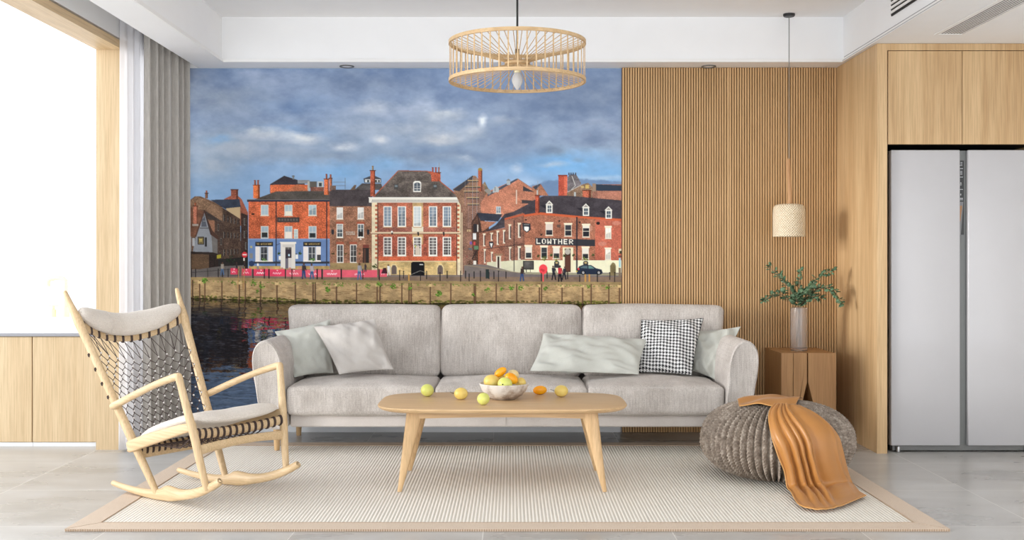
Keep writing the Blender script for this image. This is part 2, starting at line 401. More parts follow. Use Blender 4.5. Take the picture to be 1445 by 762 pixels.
# ---------------------------------------------------------------- printed mural picture
def paint_mural():
    """riverside townscape print, painted as colour arrays; coordinates in print units"""
    S = 3; X0, Y0, X1, Y1 = 240, 92, 880, 606
    W, H = (X1-X0)*S, (Y1-Y0)*S
    rng = np.random.default_rng(7)
    cv = np.zeros((H, W, 3), np.float32)
    def vn(h, w, sy, sx, seed):
        r = np.random.default_rng(seed)
        gh, gw = int(h/sy)+3, int(w/sx)+3
        g = r.random((gh, gw)).astype(np.float32)
        y = np.arange(h)/sy; x = np.arange(w)/sx
        yi = y.astype(int); xi = x.astype(int)
        fy = y-yi; fx = x-xi
        fy = (fy*fy*(3-2*fy))[:, None].astype(np.float32); fx = (fx*fx*(3-2*fx))[None].astype(np.float32)
        a = g[yi][:, xi]; b = g[yi][:, xi+1]; c = g[yi+1][:, xi]; d = g[yi+1][:, xi+1]
        return (a*(1-fx)+b*fx)*(1-fy)+(c*(1-fx)+d*fx)*fy
    def fbm(sy, sx, seed, oc=5, gain=.55):
        o = np.zeros((H, W), np.float32); a = 1; t = 0
        for i in range(oc):
            o += a*vn(H, W, max(1.01, sy*S/2**i), max(1.01, sx*S/2**i), seed+i*17); t += a; a *= gain
        return o/t
    U, V = np.meshgrid((np.arange(W)+.5)/S+X0, (np.arange(H)+.5)/S+Y0)
    U = U.astype(np.float32); V = V.astype(np.float32)
    def mixin(mask, col):
        cv[:] = cv*(1-mask[..., None])+np.array(col, np.float32)*mask[..., None]
    ss = lambda a, b, x: (lambda t: t*t*(3-2*t))(np.clip((x-a)/(b-a), 0, 1))
    # --- sky
    n1 = fbm(46, 90, 1, 6, .58); n2 = fbm(22, 40, 33, 6, .6); n3 = fbm(9, 16, 77, 5, .6)
    wx = (n1-.5)*60; wy = (n2-.5)*26
    base = np.zeros((H, W, 3), np.float32)
    ks = [(92, (118, 141, 180)), (130, (126, 146, 182)), (170, (134, 153, 186)), (205, (138, 157, 186)), (235, (128, 160, 200)), (275, (122, 156, 196)), (620, (122, 156, 196))]
    for k in range(3): base[..., k] = np.interp(V, [a for a, _ in ks], [c[k] for _, c in ks])
    cv[:] = base
    def blob(x, y, rx, ry, col, al, w=1.0, p=1.3):
        d = np.sqrt(((U+wx*w-x)/rx)**2+((V+wy*w-y)/ry)**2)
        m = np.clip(1.25-d, 0, 1)**p*al*np.clip(.35+1.3*(n3*.6+n2*.4), 0, 1.3)
        mixin(np.clip(m, 0, 1), col)
    blob(265, 110, 60, 40, (108, 120, 145), .8); blob(300, 140, 90, 28, (136, 148, 170), .7)
    blob(420, 150, 80, 16, (100, 128, 172), .6); blob(520, 115, 120, 22, (122, 138, 168), .6)
    blob(380, 110, 60, 18, (146, 160, 190), .6); blob(640, 115, 90, 22, (120, 142, 180), .6)
    blob(800, 140, 120, 50, (110, 128, 160), .75); blob(830, 185, 70, 26, (126, 146, 180), .7)
    blob(300, 200, 60, 26, (158, 168, 186), .7); blob(290, 235, 60, 30, (150, 163, 183), .8)
    blob(304, 197, 26, 12, (118, 156, 198), .8, .9); blob(420, 185, 90, 12, (112, 148, 194), .5)
    blob(370, 192, 44, 12, (178, 186, 202), .95, .8); blob(358, 184, 14, 6, (200, 206, 216), .9, .5)
    blob(430, 194, 34, 9, (205, 208, 216), .95, .7); blob(330, 212, 34, 8, (178, 186, 200), .85)
    blob(395, 215, 110, 16, (140, 154, 178), .8); blob(470, 222, 90, 14, (124, 142, 170), .8)
    blob(490, 206, 22, 9, (200, 206, 218), .95, .6); blob(545, 200, 16, 8, (196, 200, 212), .85, .6)
    blob(535, 155, 36, 13, (176, 186, 206), .9, .8); blob(590, 155, 40, 14, (168, 180, 204), .7)
    blob(520, 185, 60, 18, (152, 166, 190), .7); blob(600, 180, 60, 14, (160, 170, 188), .7)
    blob(630, 165, 40, 10, (182, 190, 204), .8, .8); blob(630, 196, 44, 10, (186, 190, 200), .95, .7)
    blob(680, 186, 26, 14, (168, 178, 196), .9, .8); blob(716, 172, 20, 8, (178, 184, 198), .9, .6)
    blob(683, 171, 7, 10, (222, 228, 238), 1, .25)
    blob(660, 220, 110, 22, (112, 132, 164), .9); blob(730, 190, 40, 36, (110, 130, 164), .8)
    blob(600, 222, 60, 12, (120, 138, 166), .8); blob(665, 226, 22, 7, (150, 164, 186), .8)
    blob(480, 246, 60, 16, (112, 160, 208), .8, .6); blob(545, 232, 30, 12, (124, 168, 212), .8, .6)
    blob(800, 232, 90, 24, (104, 160, 212), 1, .55); blob(860, 245, 40, 16, (110, 164, 214), .9, .5)
    blob(776, 212, 24, 9, (104, 122, 150), .95, .6); blob(812, 225, 12, 5, (112, 138, 174), .7, .4)
    blob(775, 231, 24, 5, (160, 180, 206), .8, .5); blob(727, 238, 8, 10, (172, 188, 212), .9, .4)
    blob(840, 175, 46, 12, (132, 146, 176), .6); blob(838, 198, 40, 14, (100, 118, 152), .7)
    blob(745, 258, 26, 8, (150, 178, 212), .8, .3); blob(850, 250, 40, 5, (170, 190, 214), .7, .3)
    m = ss(0, 3, V-(258-5*np.sin((U-760)/26)-(U-760)*.07+(n3-.5)*8))*ss(735, 755, U)*(V < 300)
    mixin(m*.85, (96, 122, 160))
    n4 = fbm(15, 24, 611, 7, .58)
    cl = np.clip((n2*.45+n4*.55-.47)*6, -1, 1.3)*ss(300, 150, V)**.5
    cv += (cl*12)[..., None]*np.array((1.15, 1.05, .85), np.float32)+((n3-.5)*16)[..., None]
    cv += np.array((4, 6, 9), np.float32)
    # --- drawing tools
    fine = rng.random((H//2+1, W//3+1)).astype(np.float32)
    fine = np.repeat(np.repeat(fine, 2, 0), 3, 1)[:H, :W]
    patch = fbm(7, 9, 201, 4); big = fbm(26, 30, 301, 4)
    rows = (np.floor(V*1.0) % 2).astype(np.float32)
    def box(x0, y0, x1, y1):
        a = max(int(round((x0-X0)*S)), 0); b = min(int(round((x1-X0)*S)), W)
        c = max(int(round((y0-Y0)*S)), 0); d = min(int(round((y1-Y0)*S)), H)
        return slice(c, max(d, c)), slice(a, max(b, a))
    def shade(sl, col, tex, amp):
        c = np.array(col, np.float32)
        f = cv[sl]; h, w = f.shape[:2]
        o = np.ones((h, w, 3), np.float32)*c
        if tex == 'brick':
            n = (fine[sl]-.5)*1.1+(patch[sl]-.5)*1.5+(big[sl]-.5)*.8
            o *= (1+amp*n)[..., None]
            hot = np.clip((fine[sl]-.86)*5, 0, 1)*amp*1.4
            o += hot[..., None]*np.array((60, 55, 40), np.float32)
        elif tex == 'tile':
            n = (fine[sl]-.5)*.7+(patch[sl]-.5)*1.8
            o *= (1+amp*n)[..., None]
            o *= (1-.10*amp*2*rows[sl])[..., None]
        elif tex == 'stone':
            n = (patch[sl]-.5)*1.6+(fine[sl]-.5)*.4
            o *= (1+amp*n)[..., None]
        return np.clip(o, 0, 255)
    def R(x0, y0, x1, y1, col, tex=None, amp=.3):
        if x1 < x0: x0, x1 = x1, x0
        sl = box(x0, y0, x1, y1)
        if cv[sl].size: cv[sl] = shade(sl, col, tex, amp)
    def P(pts, col, tex=None, amp=.3, al=1):
        pts = np.array(pts, float)
        sl = box(pts[:, 0].min()-.5, pts[:, 1].min()-.5, pts[:, 0].max()+.5, pts[:, 1].max()+.5)
        if not cv[sl].size: return
        u = U[sl]; v = V[sl]; ins = np.zeros(u.shape, bool)
        n = len(pts)
        for i in range(n):
            (xa, ya), (xb, yb) = pts[i], pts[(i+1) % n]
            if ya == yb: continue
            c = ((ya > v) != (yb > v)) & (u < (xb-xa)*(v-ya)/(yb-ya)+xa)
            ins ^= c
        o = shade(sl, col, tex, amp); f = cv[sl]
        m = ins[..., None]*al
        cv[sl] = f*(1-m)+o*m
    def E(x, y, rx, ry, col, al=1):
        sl = box(x-rx, y-ry, x+rx, y+ry)
        if not cv[sl].size: return
        m = ((((U[sl]-x)/rx)**2+((V[sl]-y)/ry)**2) < 1)[..., None]*al
        cv[sl] = cv[sl]*(1-m)+np.array(col, np.float32)*m
    def L(x0, y0, x1, y1, w, col, al=1):
        dx, dy = x1-x0, y1-y0; l = math.hypot(dx, dy) or 1; nx, ny = -dy/l*w/2, dx/l*w/2
        P([(x0+nx, y0+ny), (x1+nx, y1+ny), (x1-nx, y1-ny), (x0-nx, y0-ny)], col, al=al)
    def foliage(x, y, r, n=14, col=(70, 110, 30)):
        for i in range(n):
            a = rng.random()*6.28; q = r*rng.random()**.6
            k = .6+.8*rng.random()
            E(x+q*math.cos(a), y+q*math.sin(a)*.9, .5+.7*rng.random(), .4+.5*rng.random(), tuple(c*k for c in col))
    F = {'A': '01110 10001 10001 11111 10001 10001 10001', 'E': '11111 10000 10000 11110 10000 10000 11111', 'F': '11111 10000 10000 11110 10000 10000 10000',
         'H': '10001 10001 10001 11111 10001 10001 10001', 'L': '10000 10000 10000 10000 10000 10000 11111', 'N': '10001 11001 10101 10101 10011 10001 10001',
         'O': '01110 10001 10001 10001 10001 10001 01110', 'R': '11110 10001 10001 11110 10100 10010 10001', 'T': '11111 00100 00100 00100 00100 00100 00100',
         'W': '10001 10001 10001 10101 10101 11011 10001', ' ': '00000 00000 00000 00000 00000 00000 00000'}
    def text(s, x, y, w, h, col, gap=.25, slope=0):
        n = len(s); cw = w/(n-gap); gw = cw*(1-gap)
        for i, ch in enumerate(s):
            for r, row in enumerate(F[ch].split()):
                for c, b in enumerate(row):
                    if b == '1':
                        xx = x+i*cw+c*gw/5; yy = y+r*h/7+slope*(xx-x)
                        R(xx-.08, yy-.05, xx+gw/5+.12, yy+h/7+.1, col)
    def win(x0, y0, x1, y1, fr=(225, 222, 215), gl=(70, 80, 95), nx=2, ny=2, t=.7, blind=0, lintel=None, sill=True, bar=.35):
        if lintel: R(x0-1, y0-2.2, x1+1, y0, lintel)
        R(x0, y0, x1, y1, fr)
        gx0, gy0, gx1, gy1 = x0+t, y0+t, x1-t, y1-t
        R(gx0, gy0, gx1, gy1, gl)
        k = rng.random()
        P([(gx0, gy1-(gy1-gy0)*.55*k), (gx1, gy1-(gy1-gy0)*.9*k), (gx1, gy0), (gx0, gy0)], tuple(min(255, c*1.18+10) for c in gl))
        if blind: R(gx0, gy0, gx1, gy0+(gy1-gy0)*blind, (222, 216, 208))
        for i in range(1, nx):
            xx = gx0+(gx1-gx0)*i/nx; R(xx-bar/2-.1, gy0, xx+bar/2+.1, gy1, fr)
        for j in range(1, ny):
            yy = gy0+(gy1-gy0)*j/ny; R(gx0, yy-bar/2-.1, gx1, yy+bar/2+.1, fr)
        if sill: R(x0-.8, y1, x1+.8, y1+.9, (216, 206, 190))
    def chimney(x0, y0, x1, y1, col=(190, 92, 52), pots=2, pc=(165, 84, 52), ph=5):
        R(x0, y0, x1, y1, col, 'brick', .35); R(x1-(x1-x0)*.28, y0, x1, y1, tuple(c*.62 for c in col), 'brick', .3)
        R(x0-.7, y0, x1+.7, y0+1.3, tuple(c*.55 for c in col))
        for i in range(pots):
            cx = x0+(x1-x0)*(i+.5)/pots; R(cx-1.1, y0-ph, cx+1.1, y0, pc); R(cx+.4, y0-ph, cx+1.1, y0, tuple(c*.6 for c in pc))
            R(cx-1.3, y0-ph, cx+1.3, y0-ph+.9, tuple(c*.8 for c in pc))
    def person(x, y0, y1, top, leg, lean=0, head=(90, 62, 50)):
        h = y1-y0
        E(x+lean, y0+h*.07, h*.065, h*.075, head)
        P([(x-h*.11+lean*.7, y0+h*.15), (x+h*.11+lean*.7, y0+h*.15), (x+h*.10, y0+h*.52), (x-h*.10, y0+h*.52)], top)
        P([(x-h*.09, y0+h*.5), (x+h*.01, y0+h*.5), (x-h*.04-abs(lean), y1), (x-h*.12-abs(lean), y1)], leg)
        P([(x-.02*h, y0+h*.5), (x+h*.10, y0+h*.5), (x+h*.14+abs(lean)*.6, y1-.6), (x+h*.06+abs(lean)*.6, y1-.4)], leg)
        L(x+h*.1, y0+h*.18, x+h*.16, y0+h*.48, h*.05, tuple(c*.8 for c in top))
    # --- left lane (dark terrace in shade)
    P([(240, 300), (240, 281), (266, 284), (275, 277), (283, 277), (314, 290), (318, 389), (240, 389)], (104, 78, 62), 'brick', .3)
    P([(316, 281), (326, 276), (331, 272), (341, 281), (350, 300), (350, 330), (316, 292)], (150, 82, 62), 'brick', .2)
    chimney(326, 267, 336, 281, (150, 80, 60), 0); chimney(289.5, 272, 293.5, 280, (120, 84, 66), 1, ph=3)
    P([(297, 282), (338, 281), (340, 293), (318, 295)], (54, 62, 80), 'tile', .2)
    P([(319, 294), (339, 292), (339, 309), (322, 303)], (186, 160, 122))
    P([(262, 287), (277, 277), (315, 294), (315, 315), (290, 296), (262, 296)], (128, 98, 76), 'brick', .3)
    P([(314, 293), (339, 309), (341, 383), (314, 383)], (76, 58, 50), 'brick', .35)
    P([(340, 300), (350, 304), (350, 383), (340, 383)], (62, 46, 42), 'brick', .35)
    P([(290, 311), (303, 311), (304, 331), (297, 329)], (134, 92, 70), 'brick', .25)
    P([(303, 309), (316, 315), (316, 383), (303, 383)], (70, 54, 48), 'brick', .3)
    P([(287, 296), (316, 314), (303, 311), (290, 309)], (66, 56, 54), 'tile', .3)
    for i, (x, w) in enumerate([(315.5, 2.2), (320.5, 2.2), (325.5, 2), (330, 2), (334.5, 1.8)]):
        for j, y in enumerate((303+i*1.8, 327+i*.6, 352-i*.2)):
            R(x, y, x+w, y+9-i*.5, (40, 36, 38)); R(x, y, x+.6, y+9-i*.5, (128, 120, 112)); R(x, y+4, x+w, y+4.5, (110, 104, 100))
    for x, y in ((307, 316), (311, 336), (344, 308), (344, 326), (346, 342), (344, 360)):
        R(x, y, x+2, y+10, (118, 112, 108)); R(x+.5, y+.8, x+1.8, y+9, (44, 42, 44))
    # half timbered house
    P([(240, 298), (266, 292), (288, 298), (277, 330), (276, 334), (240, 332)], (112, 74, 56), 'tile', .3)
    chimney(272.5, 290, 279, 317, (170, 100, 76), 1, ph=4)
    R(271.5, 316, 280, 319, (150, 140, 132))
    P([(276, 334), (288, 298), (298, 331), (301, 357), (272, 355)], (128, 132, 142), 'stone', .12)
    P([(298, 328), (307, 336), (307, 358), (300, 357)], (104, 100, 100), 'stone', .15)
    P([(289, 300), (300, 326), (309, 334), (307, 338), (297, 331)], (74, 52, 44))
    L(288.5, 297, 276, 334, 2, (84, 56, 46)); L(288.5, 297, 298, 331, 2, (62, 44, 40))
    L(282, 322, 296, 322, 1, (60, 54, 56)); L(288, 303, 288, 320, .7, (70, 60, 60))
    P([(285, 310), (289, 306), (292, 320), (284, 320)], (80, 84, 96)); L(286.5, 312, 290.5, 312, .6, (150, 150, 150))
    R(279, 334, 288, 345, (40, 34, 34)); R(280, 335, 287, 344, (110, 96, 60)); R(281.5, 337, 285.5, 341, (190, 170, 90)); R(283.3, 335, 283.8, 344, (60, 50, 50)); R(280, 339.2, 287, 339.7, (60, 50, 50))
    R(289, 335, 292, 348, (44, 42, 46)); R(240, 334, 270, 355, (140, 142, 150), 'stone', .1); R(271.5, 336, 274.5, 347, (170, 172, 178))
    P([(240, 354), (300, 356), (307, 358), (307, 361), (266, 358), (240, 357)], (46, 38, 36))
    P([(240, 358), (296, 359), (296, 382), (240, 386)], (92, 70, 52), 'brick', .2)
    P([(296, 359), (308, 361), (308, 381), (296, 382)], (44, 34, 32), 'brick', .2)
    R(264, 358, 270, 383, (50, 40, 38)); R(295, 359, 296, 384, (40, 32, 30)); R(302, 361, 303, 378, (34, 28, 28))
    P([(306, 360), (312, 359), (312, 364), (306, 365)], (160, 150, 30))
    P([(308, 366), (350, 362), (350, 385), (308, 385)], (40, 38, 38), 'stone', .3)
    foliage(325, 366, 6, 20, (30, 50, 32))
    # pavement
    R(240, 380, 880, 393, (122, 108, 104), 'stone', .18)
    P([(240, 386), (308, 376), (345, 374), (345, 390), (240, 391)], (98, 92, 92), 'stone', .2)
    # --- orange brick pub
    P([(381, 264), (381, 260), (401, 248), (430, 257), (430, 262), (436, 272), (381, 272)], (62, 56, 66), 'tile', .15)
    R(381.5, 260.5, 434, 275, (206, 98, 52), 'brick', .3); P([(381, 261), (401, 248), (421, 257), (428, 260), (400, 260.5)], (60, 54, 62), 'tile', .2)
    P([(402, 270), (420, 260), (436, 270)], (186, 104, 66), 'brick', .25); R(412.5, 247.5, 415.5, 253, (120, 126, 132)); R(411.8, 248, 416, 249, (90, 94, 100))
    R(420, 254, 437, 259, (130, 132, 138), 'stone', .2); R(437, 256, 447, 265, (92, 88, 84)); R(434, 256, 437, 269, (170, 168, 162)); R(448, 256, 456, 264, (180, 184, 186)); R(450, 258, 454, 263, (52, 60, 66))
    R(438, 264, 457, 270, (120, 74, 62), 'brick', .3)
    P([(349, 285), (390, 270), (465, 269.5), (465, 285)], (84, 78, 74), 'tile', .28)
    chimney(357.5, 260.5, 366.5, 280, (214, 104, 46), 2, ph=6.5)
    R(350.5, 284.5, 466, 337, (196, 92, 50), 'brick', .36)
    R(348.5, 281.8, 465.5, 284.8, (46, 48, 66)); R(348.5, 281.5, 465.5, 282.2, (110, 104, 104))
    chimney(457.5, 252, 464, 275, (212, 104, 56), 1, ph=6.5, pc=(160, 78, 46)); chimney(464.5, 251, 468.5, 276, (176, 104, 74), 1, ph=5)
    for x in (368, 401.5, 435.5):
        win(x, 289, x+11, 304, (210, 206, 198), (130, 148, 160), 2, 2, .9)
        win(x, 319, x+11, 336.5, (206, 204, 198), (120, 136, 150), 2, 2, .9)
    for x, y0, y1 in ((368, 328, 334.5), (435.5, 329, 335)): R(x+1.5, y0, x+9.5, y1, (44, 46, 48))
    R(402.5, 298, 411.5, 303.2, (226, 218, 204)); R(402.5, 327, 411.5, 336, (228, 218, 210))
    win(414.5, 323.5, 420.5, 336.5, (222, 212, 196), (130, 150, 160), 2, 3, .8)
    R(391, 306.5, 422.5, 313.8, (66, 60, 60), 'stone', .25)
    for q in range(7): R(393+q*4.1, 308.5, 395.6+q*4.1, 311.6, (96, 90, 88))
    R(355, 301, 359, 303.5, (60, 40, 34))
    R(351, 337.5, 465, 377, (98, 128, 180), 'stone', .07)
    R(351, 336.8, 465, 338.2, (120, 146, 186)); R(389, 284, 390.3, 377, (38, 40, 52)); R(460.2, 284, 461.6, 377, (38, 40, 56))
    R(351, 369, 465, 372, (54, 56, 66)); R(351, 375.5, 465, 380, (176, 144, 84), 'stone', .3)
    for x in (360.3, 428):
        R(x, 341.5, x+25, 347.3, (36, 34, 36)); text('THE WATERFRONT', x+1.2, 343, 22.6, 2.6, (190, 160, 96))
        R(x, 348, x+6.5, 368.2, (234, 226, 224)); R(x+18, 348, x+24.8, 368.2, (234, 226, 224))
        for q in range(9): R(x+.8, 349.5+q*2, x+5.7, 349.9+q*2, (206, 200, 200)); R(x+18.8, 349.5+q*2, x+24, 349.9+q*2, (206, 200, 200))
        win(x+7, 348, x+17.5, 368, (214, 214, 214), (52, 54, 62), 2, 2, .7)
        foliage(x+12.5, 367, 3.6, 18, (96, 140, 70)); R(x-.3, 368.3, x+25, 369.2, (220, 214, 210))
    R(447.5, 359.5, 452.5, 367.5, (70, 68, 74)); R(352, 357.5, 356.5, 364.5, (130, 130, 130)); R(353, 347, 356, 350, (176, 168, 120))
    R(396, 343, 416.5, 379, (216, 210, 204)); R(395, 341.3, 418, 344, (228, 222, 214)); R(402.5, 349, 411.5, 379, (60, 52, 62)); R(398.5, 345.5, 414.5, 348.5, (200, 194, 190))
    R(402.5, 349, 411.5, 352, (90, 86, 84)); R(407, 349, 407.4, 352, (210, 205, 200)); R(406.5, 364, 411.5, 379, (206, 200, 198)); R(403, 364.5, 406, 379, (110, 104, 120)); E(407.8, 360, 1.2, 1.7, (190, 220, 240))
    for x in (393.5, 423.7): foliage(x, 357.5, 2, 16, (50, 74, 40)); R(x-.3, 353, x+.3, 356, (40, 44, 54))
    R(393.2, 361.5, 396.5, 366.5, (224, 222, 222)); R(417, 359, 420.8, 365.5, (226, 224, 222)); R(417, 357.6, 419, 359, (40, 44, 54))
    L(390, 346, 396, 343, .6, (44, 50, 66))
    E(345.2, 359.5, 3.9, 4.1, (214, 30, 46)); R(342.4, 358.8, 348, 360.4, (230, 220, 220)); R(343.2, 364, 345.2, 368, (214, 210, 200))
    # --- brown terrace
    R(465.5, 291, 527, 381, (152, 104, 80), 'brick', .34)
    P([(465, 291), (465, 270), (470, 267.5), (525, 268), (526, 291)], (76, 68, 72), 'tile', .3)
    P([(500, 268), (511, 258.5), (538, 259), (541, 268)], (90, 86, 86), 'tile', .3); P([(513, 252), (526, 247), (538, 252), (538, 258), (514, 258)], (70, 72, 82))
    R(515, 253, 537, 257.5, (206, 208, 210)); R(518, 254, 521, 257, (50, 60, 60)); R(529, 254, 532, 257, (50, 60, 60)); R(533.5, 254, 536, 257, (60, 66, 66))
    P([(494, 268), (500, 261), (503, 261), (501, 268)], (110, 90, 76), 'brick', .2)
    L(470, 257, 488, 257, .5, (110, 120, 140)); L(470, 262, 488, 262, .5, (110, 120, 140)); L(487, 251, 487, 267, .6, (100, 106, 120)); R(466, 262, 474, 268, (120, 96, 88), 'brick', .3)
    chimney(522.5, 240, 529.5, 277, (176, 84, 56), 1, ph=6, pc=(170, 130, 80))
    for x, y0, y1 in ((475, 292.5, 309), (504.5, 292.5, 309)): win(x, y0, x+9, y1, (228, 224, 220), (178, 176, 176), 2, 3, 1)
    for x in (475, 504.5):
        R(x-1, 313, x+10, 316, (168, 82, 56)); win(x, 316, x+9, 335, (232, 230, 226), (70, 80, 88), 2, 3, 1)
    R(505.6, 327, 512.4, 333.5, (40, 36, 36)); R(476.2, 318, 483, 324, (170, 176, 178))
    for x in (475.3, 494):
        R(x-1, 341.5, x+10, 344.5, (164, 84, 60)); win(x, 345, x+9.4, 370.5, (232, 230, 226), (58, 56, 58), 2, 3, .9)
    R(512, 345.5, 520.5, 375, (46, 42, 42)); R(512, 345.5, 520.5, 350, (120, 60, 50)); R(513.5, 351, 516, 374, (90, 60, 50)); R(503, 349, 505, 370, (152, 104, 80), 'brick')
    for q, yy in ((488, 326.5), (488.5, 329.5)):
        for i in range(6): R(q+i*2.2, yy, q+i*2.2+1.3, yy+2, (190, 180, 168))
    for x in (469.5, 519.5): P([(x-1.5, 324), (x+1.5, 324), (x+2, 327), (x+1.3, 331), (x-1.3, 331), (x-2, 327)], (44, 46, 54))
    E(509, 337.5, 1.4, 1, (228, 228, 228)); R(466, 371, 526, 381, (150, 126, 84), 'stone', .25)
    for x in (470, 488, 507): foliage(x, 358, 1.6, 9, (80, 70, 40))
    # --- grand brick house
    P([(526, 279), (562, 240.8), (603.5, 241.8), (652, 280)], (104, 94, 90), 'tile', .42)
    for q in range(240):
        yy = 243+rng.random()*34; h_ = (yy-241)/39; xx = 560-32*h_+rng.random()*(46+78*h_); E(xx, yy, .8+1.2*rng.random(), .5, (132, 126, 112) if rng.random() < .5 else (76, 68, 68), .35)
    L(526, 279, 562, 241, 1.2, (176, 88, 60)); L(562, 240.8, 603, 241.6, 1.2, (150, 86, 70)); L(603, 241.5, 650, 279.5, 1.3, (168, 84, 58))
    chimney(608.5, 243, 621.5, 256, (186, 86, 58), 3, ph=7, pc=(170, 72, 52)); L(619.5, 229, 620, 243, .6, (150, 140, 120))
    P([(608.5, 250), (621.5, 250), (621.5, 256.6), (608.5, 245)], (186, 86, 58), 'brick')
    P([(621.8, 246), (621.8, 257), (603, 241.6), (608, 241.6)], (180, 84, 56), 'brick', .3)
    P([(583, 257.5), (585, 255.5), (592.5, 255.5), (594.5, 257.5), (594, 271), (583, 271)], (228, 226, 222)); P([(584.5, 259), (588.8, 257), (593, 259), (593, 269.5), (584.5, 269.5)], (80, 90, 104))
    R(588.4, 257, 589.1, 270, (228, 226, 222)); R(584.5, 262.5, 593, 263, (228, 226, 222)); R(584.5, 266, 593, 266.5, (228, 226, 222))
    for x in (556, 611): R(x, 260, x+6, 267, (74, 72, 72)); R(x+1, 261, x+5, 264, (110, 122, 130))
    R(524.5, 286, 653, 388, (172, 92, 66), 'brick', .34)
    for x0, x1 in ((534, 541), (554, 560.5), (575, 581), (597, 603.5), (617, 624), (637.5, 644)): R(x0, 287, x1, 325, (170, 98, 74), 'brick', .3); R(x0, 333, x1, 362, (156, 78, 60), 'brick', .4)
    R(534, 320, 644, 328, (158, 96, 82), 'brick', .3)
    R(534, 361.5, 644, 368.5, (200, 92, 56), 'brick', .22)
    R(534, 368.8, 645, 388, (206, 176, 116), 'stone', .32); R(534, 368, 645, 369.4, (214, 190, 150))
    for q in range(70): xx = 535+rng.random()*108; yy = 370+rng.random()*16; R(xx, yy, xx+3+2*rng.random(), yy+.5, (170, 138, 84))
    for x0, x1, bx in ((524.8, 532.2, 1), (645.5, 652.2, -1)):
        R(x0, 286, x1, 388, (222, 206, 172), 'stone', .14)
        for q in range(13):
            yy = 289+q*6.1
            if bx > 0: R(x1-2.8, yy, x1+.2, yy+2.7, (186, 96, 62))
            else: R(x0-.2, yy, x0+2.8, yy+2.7, (186, 96, 62))
    R(532.3, 286, 534, 388, (104, 66, 56)); R(644, 286, 645.4, 388, (92, 60, 54))
    R(520.5, 278.5, 656.5, 286, (226, 222, 214)); R(520, 278.2, 657, 279.5, (240, 238, 234)); R(524, 283.5, 652, 285.8, (196, 190, 182))
    for q in range(63): R(525.5+q*2.02, 281.6, 526.5+q*2.02, 283.6, (150, 146, 144))
    R(582, 286, 597, 345, (200, 164, 112), 'stone', .25); R(581.5, 320, 597.5, 327, (222, 212, 190))
    R(523, 327.5, 653, 329.7, (214, 190, 158)); R(523, 329.7, 653, 330.5, (120, 78, 60))
    for i, x in enumerate((541, 561, 583.3, 605, 624.8)):
        w = 12 if i != 2 else 11.5
        win(x, 291, x+w, 320, (236, 234, 230), (84, 100, 120) if i != 2 else (150, 160, 168), 4, 6, 1.5, bar=.3); R(x-.5, 320.3, x+w+.5, 321.5, (196, 150, 106))
        win(x, 334.3, x+w, 361, (236, 234, 230), (58, 50, 54), 4, 6, 1.5, bar=.3)
    P([(586, 349), (591, 346), (593, 352), (593, 360), (586, 360)], (206, 190, 176)); R(585.5, 346, 587, 349, (170, 180, 60))
    for x, y in ((553, 327), (590, 328.5), (626, 328.5)): R(x-.6, y, x+1.4, y+4, (44, 40, 42)); E(x, y, 1.5, 1.3, (60, 60, 66) if x != 553 else (220, 220, 220))
    P([(580, 389), (580, 371.5), (582, 369.5), (597, 369.5), (599, 371.5), (599, 389)], (22, 22, 26)); R(592, 372.5, 597, 374, (200, 200, 200))
    for x in (552, 617.2):
        P([(x-1, 387), (x-1, 377), (x+1.5, 372.6), (x+6.5, 372.6), (x+9, 377), (x+9, 387)], (226, 204, 150)); P([(x+.3, 387), (x+.3, 378), (x+2.3, 374.2), (x+5.8, 374.2), (x+7.8, 378), (x+7.8, 387)], (96, 80, 78))
        for q in range(4): R(x+1.5+q*1.6, 375, x+1.8+q*1.6, 387, (130, 116, 110))
    # --- middle distance buildings to the right
    P([(639, 267), (667, 248), (671, 248), (684, 263), (691, 276), (691, 300), (655, 300)], (134, 100, 80), 'brick', .3)
    P([(639, 268), (667, 247.5), (668, 252), (648, 270)], (64, 64, 72)); P([(680, 262), (684, 256), (690, 268), (692, 276), (684, 272)], (120, 102, 82), 'brick', .3)
    P([(655, 268), (684, 262), (684, 385), (655, 385)], (138, 98, 82), 'brick', .3)
    R(674.5, 239, 680.5, 270, (172, 90, 60), 'brick', .3); R(678.6, 241, 680.5, 270, (110, 66, 54)); E(677.5, 239, 3, 2, (160, 136, 60))
    for y, x0, x1 in ((254, 660, 675), (262.5, 656, 678), (269, 654, 676), (278, 658, 676), (287, 659, 676)):
        R(x0, y, x1, y+1.2, (190, 160, 112)); R(x0+1, y+1.2, x1, y+3, (70, 62, 60))
    for x in (656.5, 661.5, 667, 673): L(x, 250, x, 325, .6, (150, 146, 150)); L(x+3, 250, x+3, 325, .35, (120, 110, 116), .7)
    for q in range(5): R(656+q*3, 324, 658+q*3, 327, (196, 166, 120))
    R(654, 322, 667, 323, (100, 74, 60))
    P([(678, 287), (689, 270), (730, 252.5), (760, 273), (760, 300), (680, 310)], (186, 118, 92), 'brick', .22)
    P([(688, 273), (702, 266), (729, 252), (731, 253.5), (700, 271), (688, 277)], (70, 76, 92)); L(730, 252, 760, 272, 1, (150, 100, 80))
    P([(751, 263), (763, 259.5), (774, 276), (751, 276)], (172, 112, 84), 'brick', .25); P([(752, 264), (761, 259.5), (763, 260), (756, 268)], (60, 66, 80))
    P([(738, 262.5), (754, 271), (738, 269.5)], (56, 58, 66)); P([(736.5, 282), (752, 283), (752, 287.5), (736.5, 287)], (66, 60, 64)); R(728, 268, 729.6, 288, (206, 186, 170))
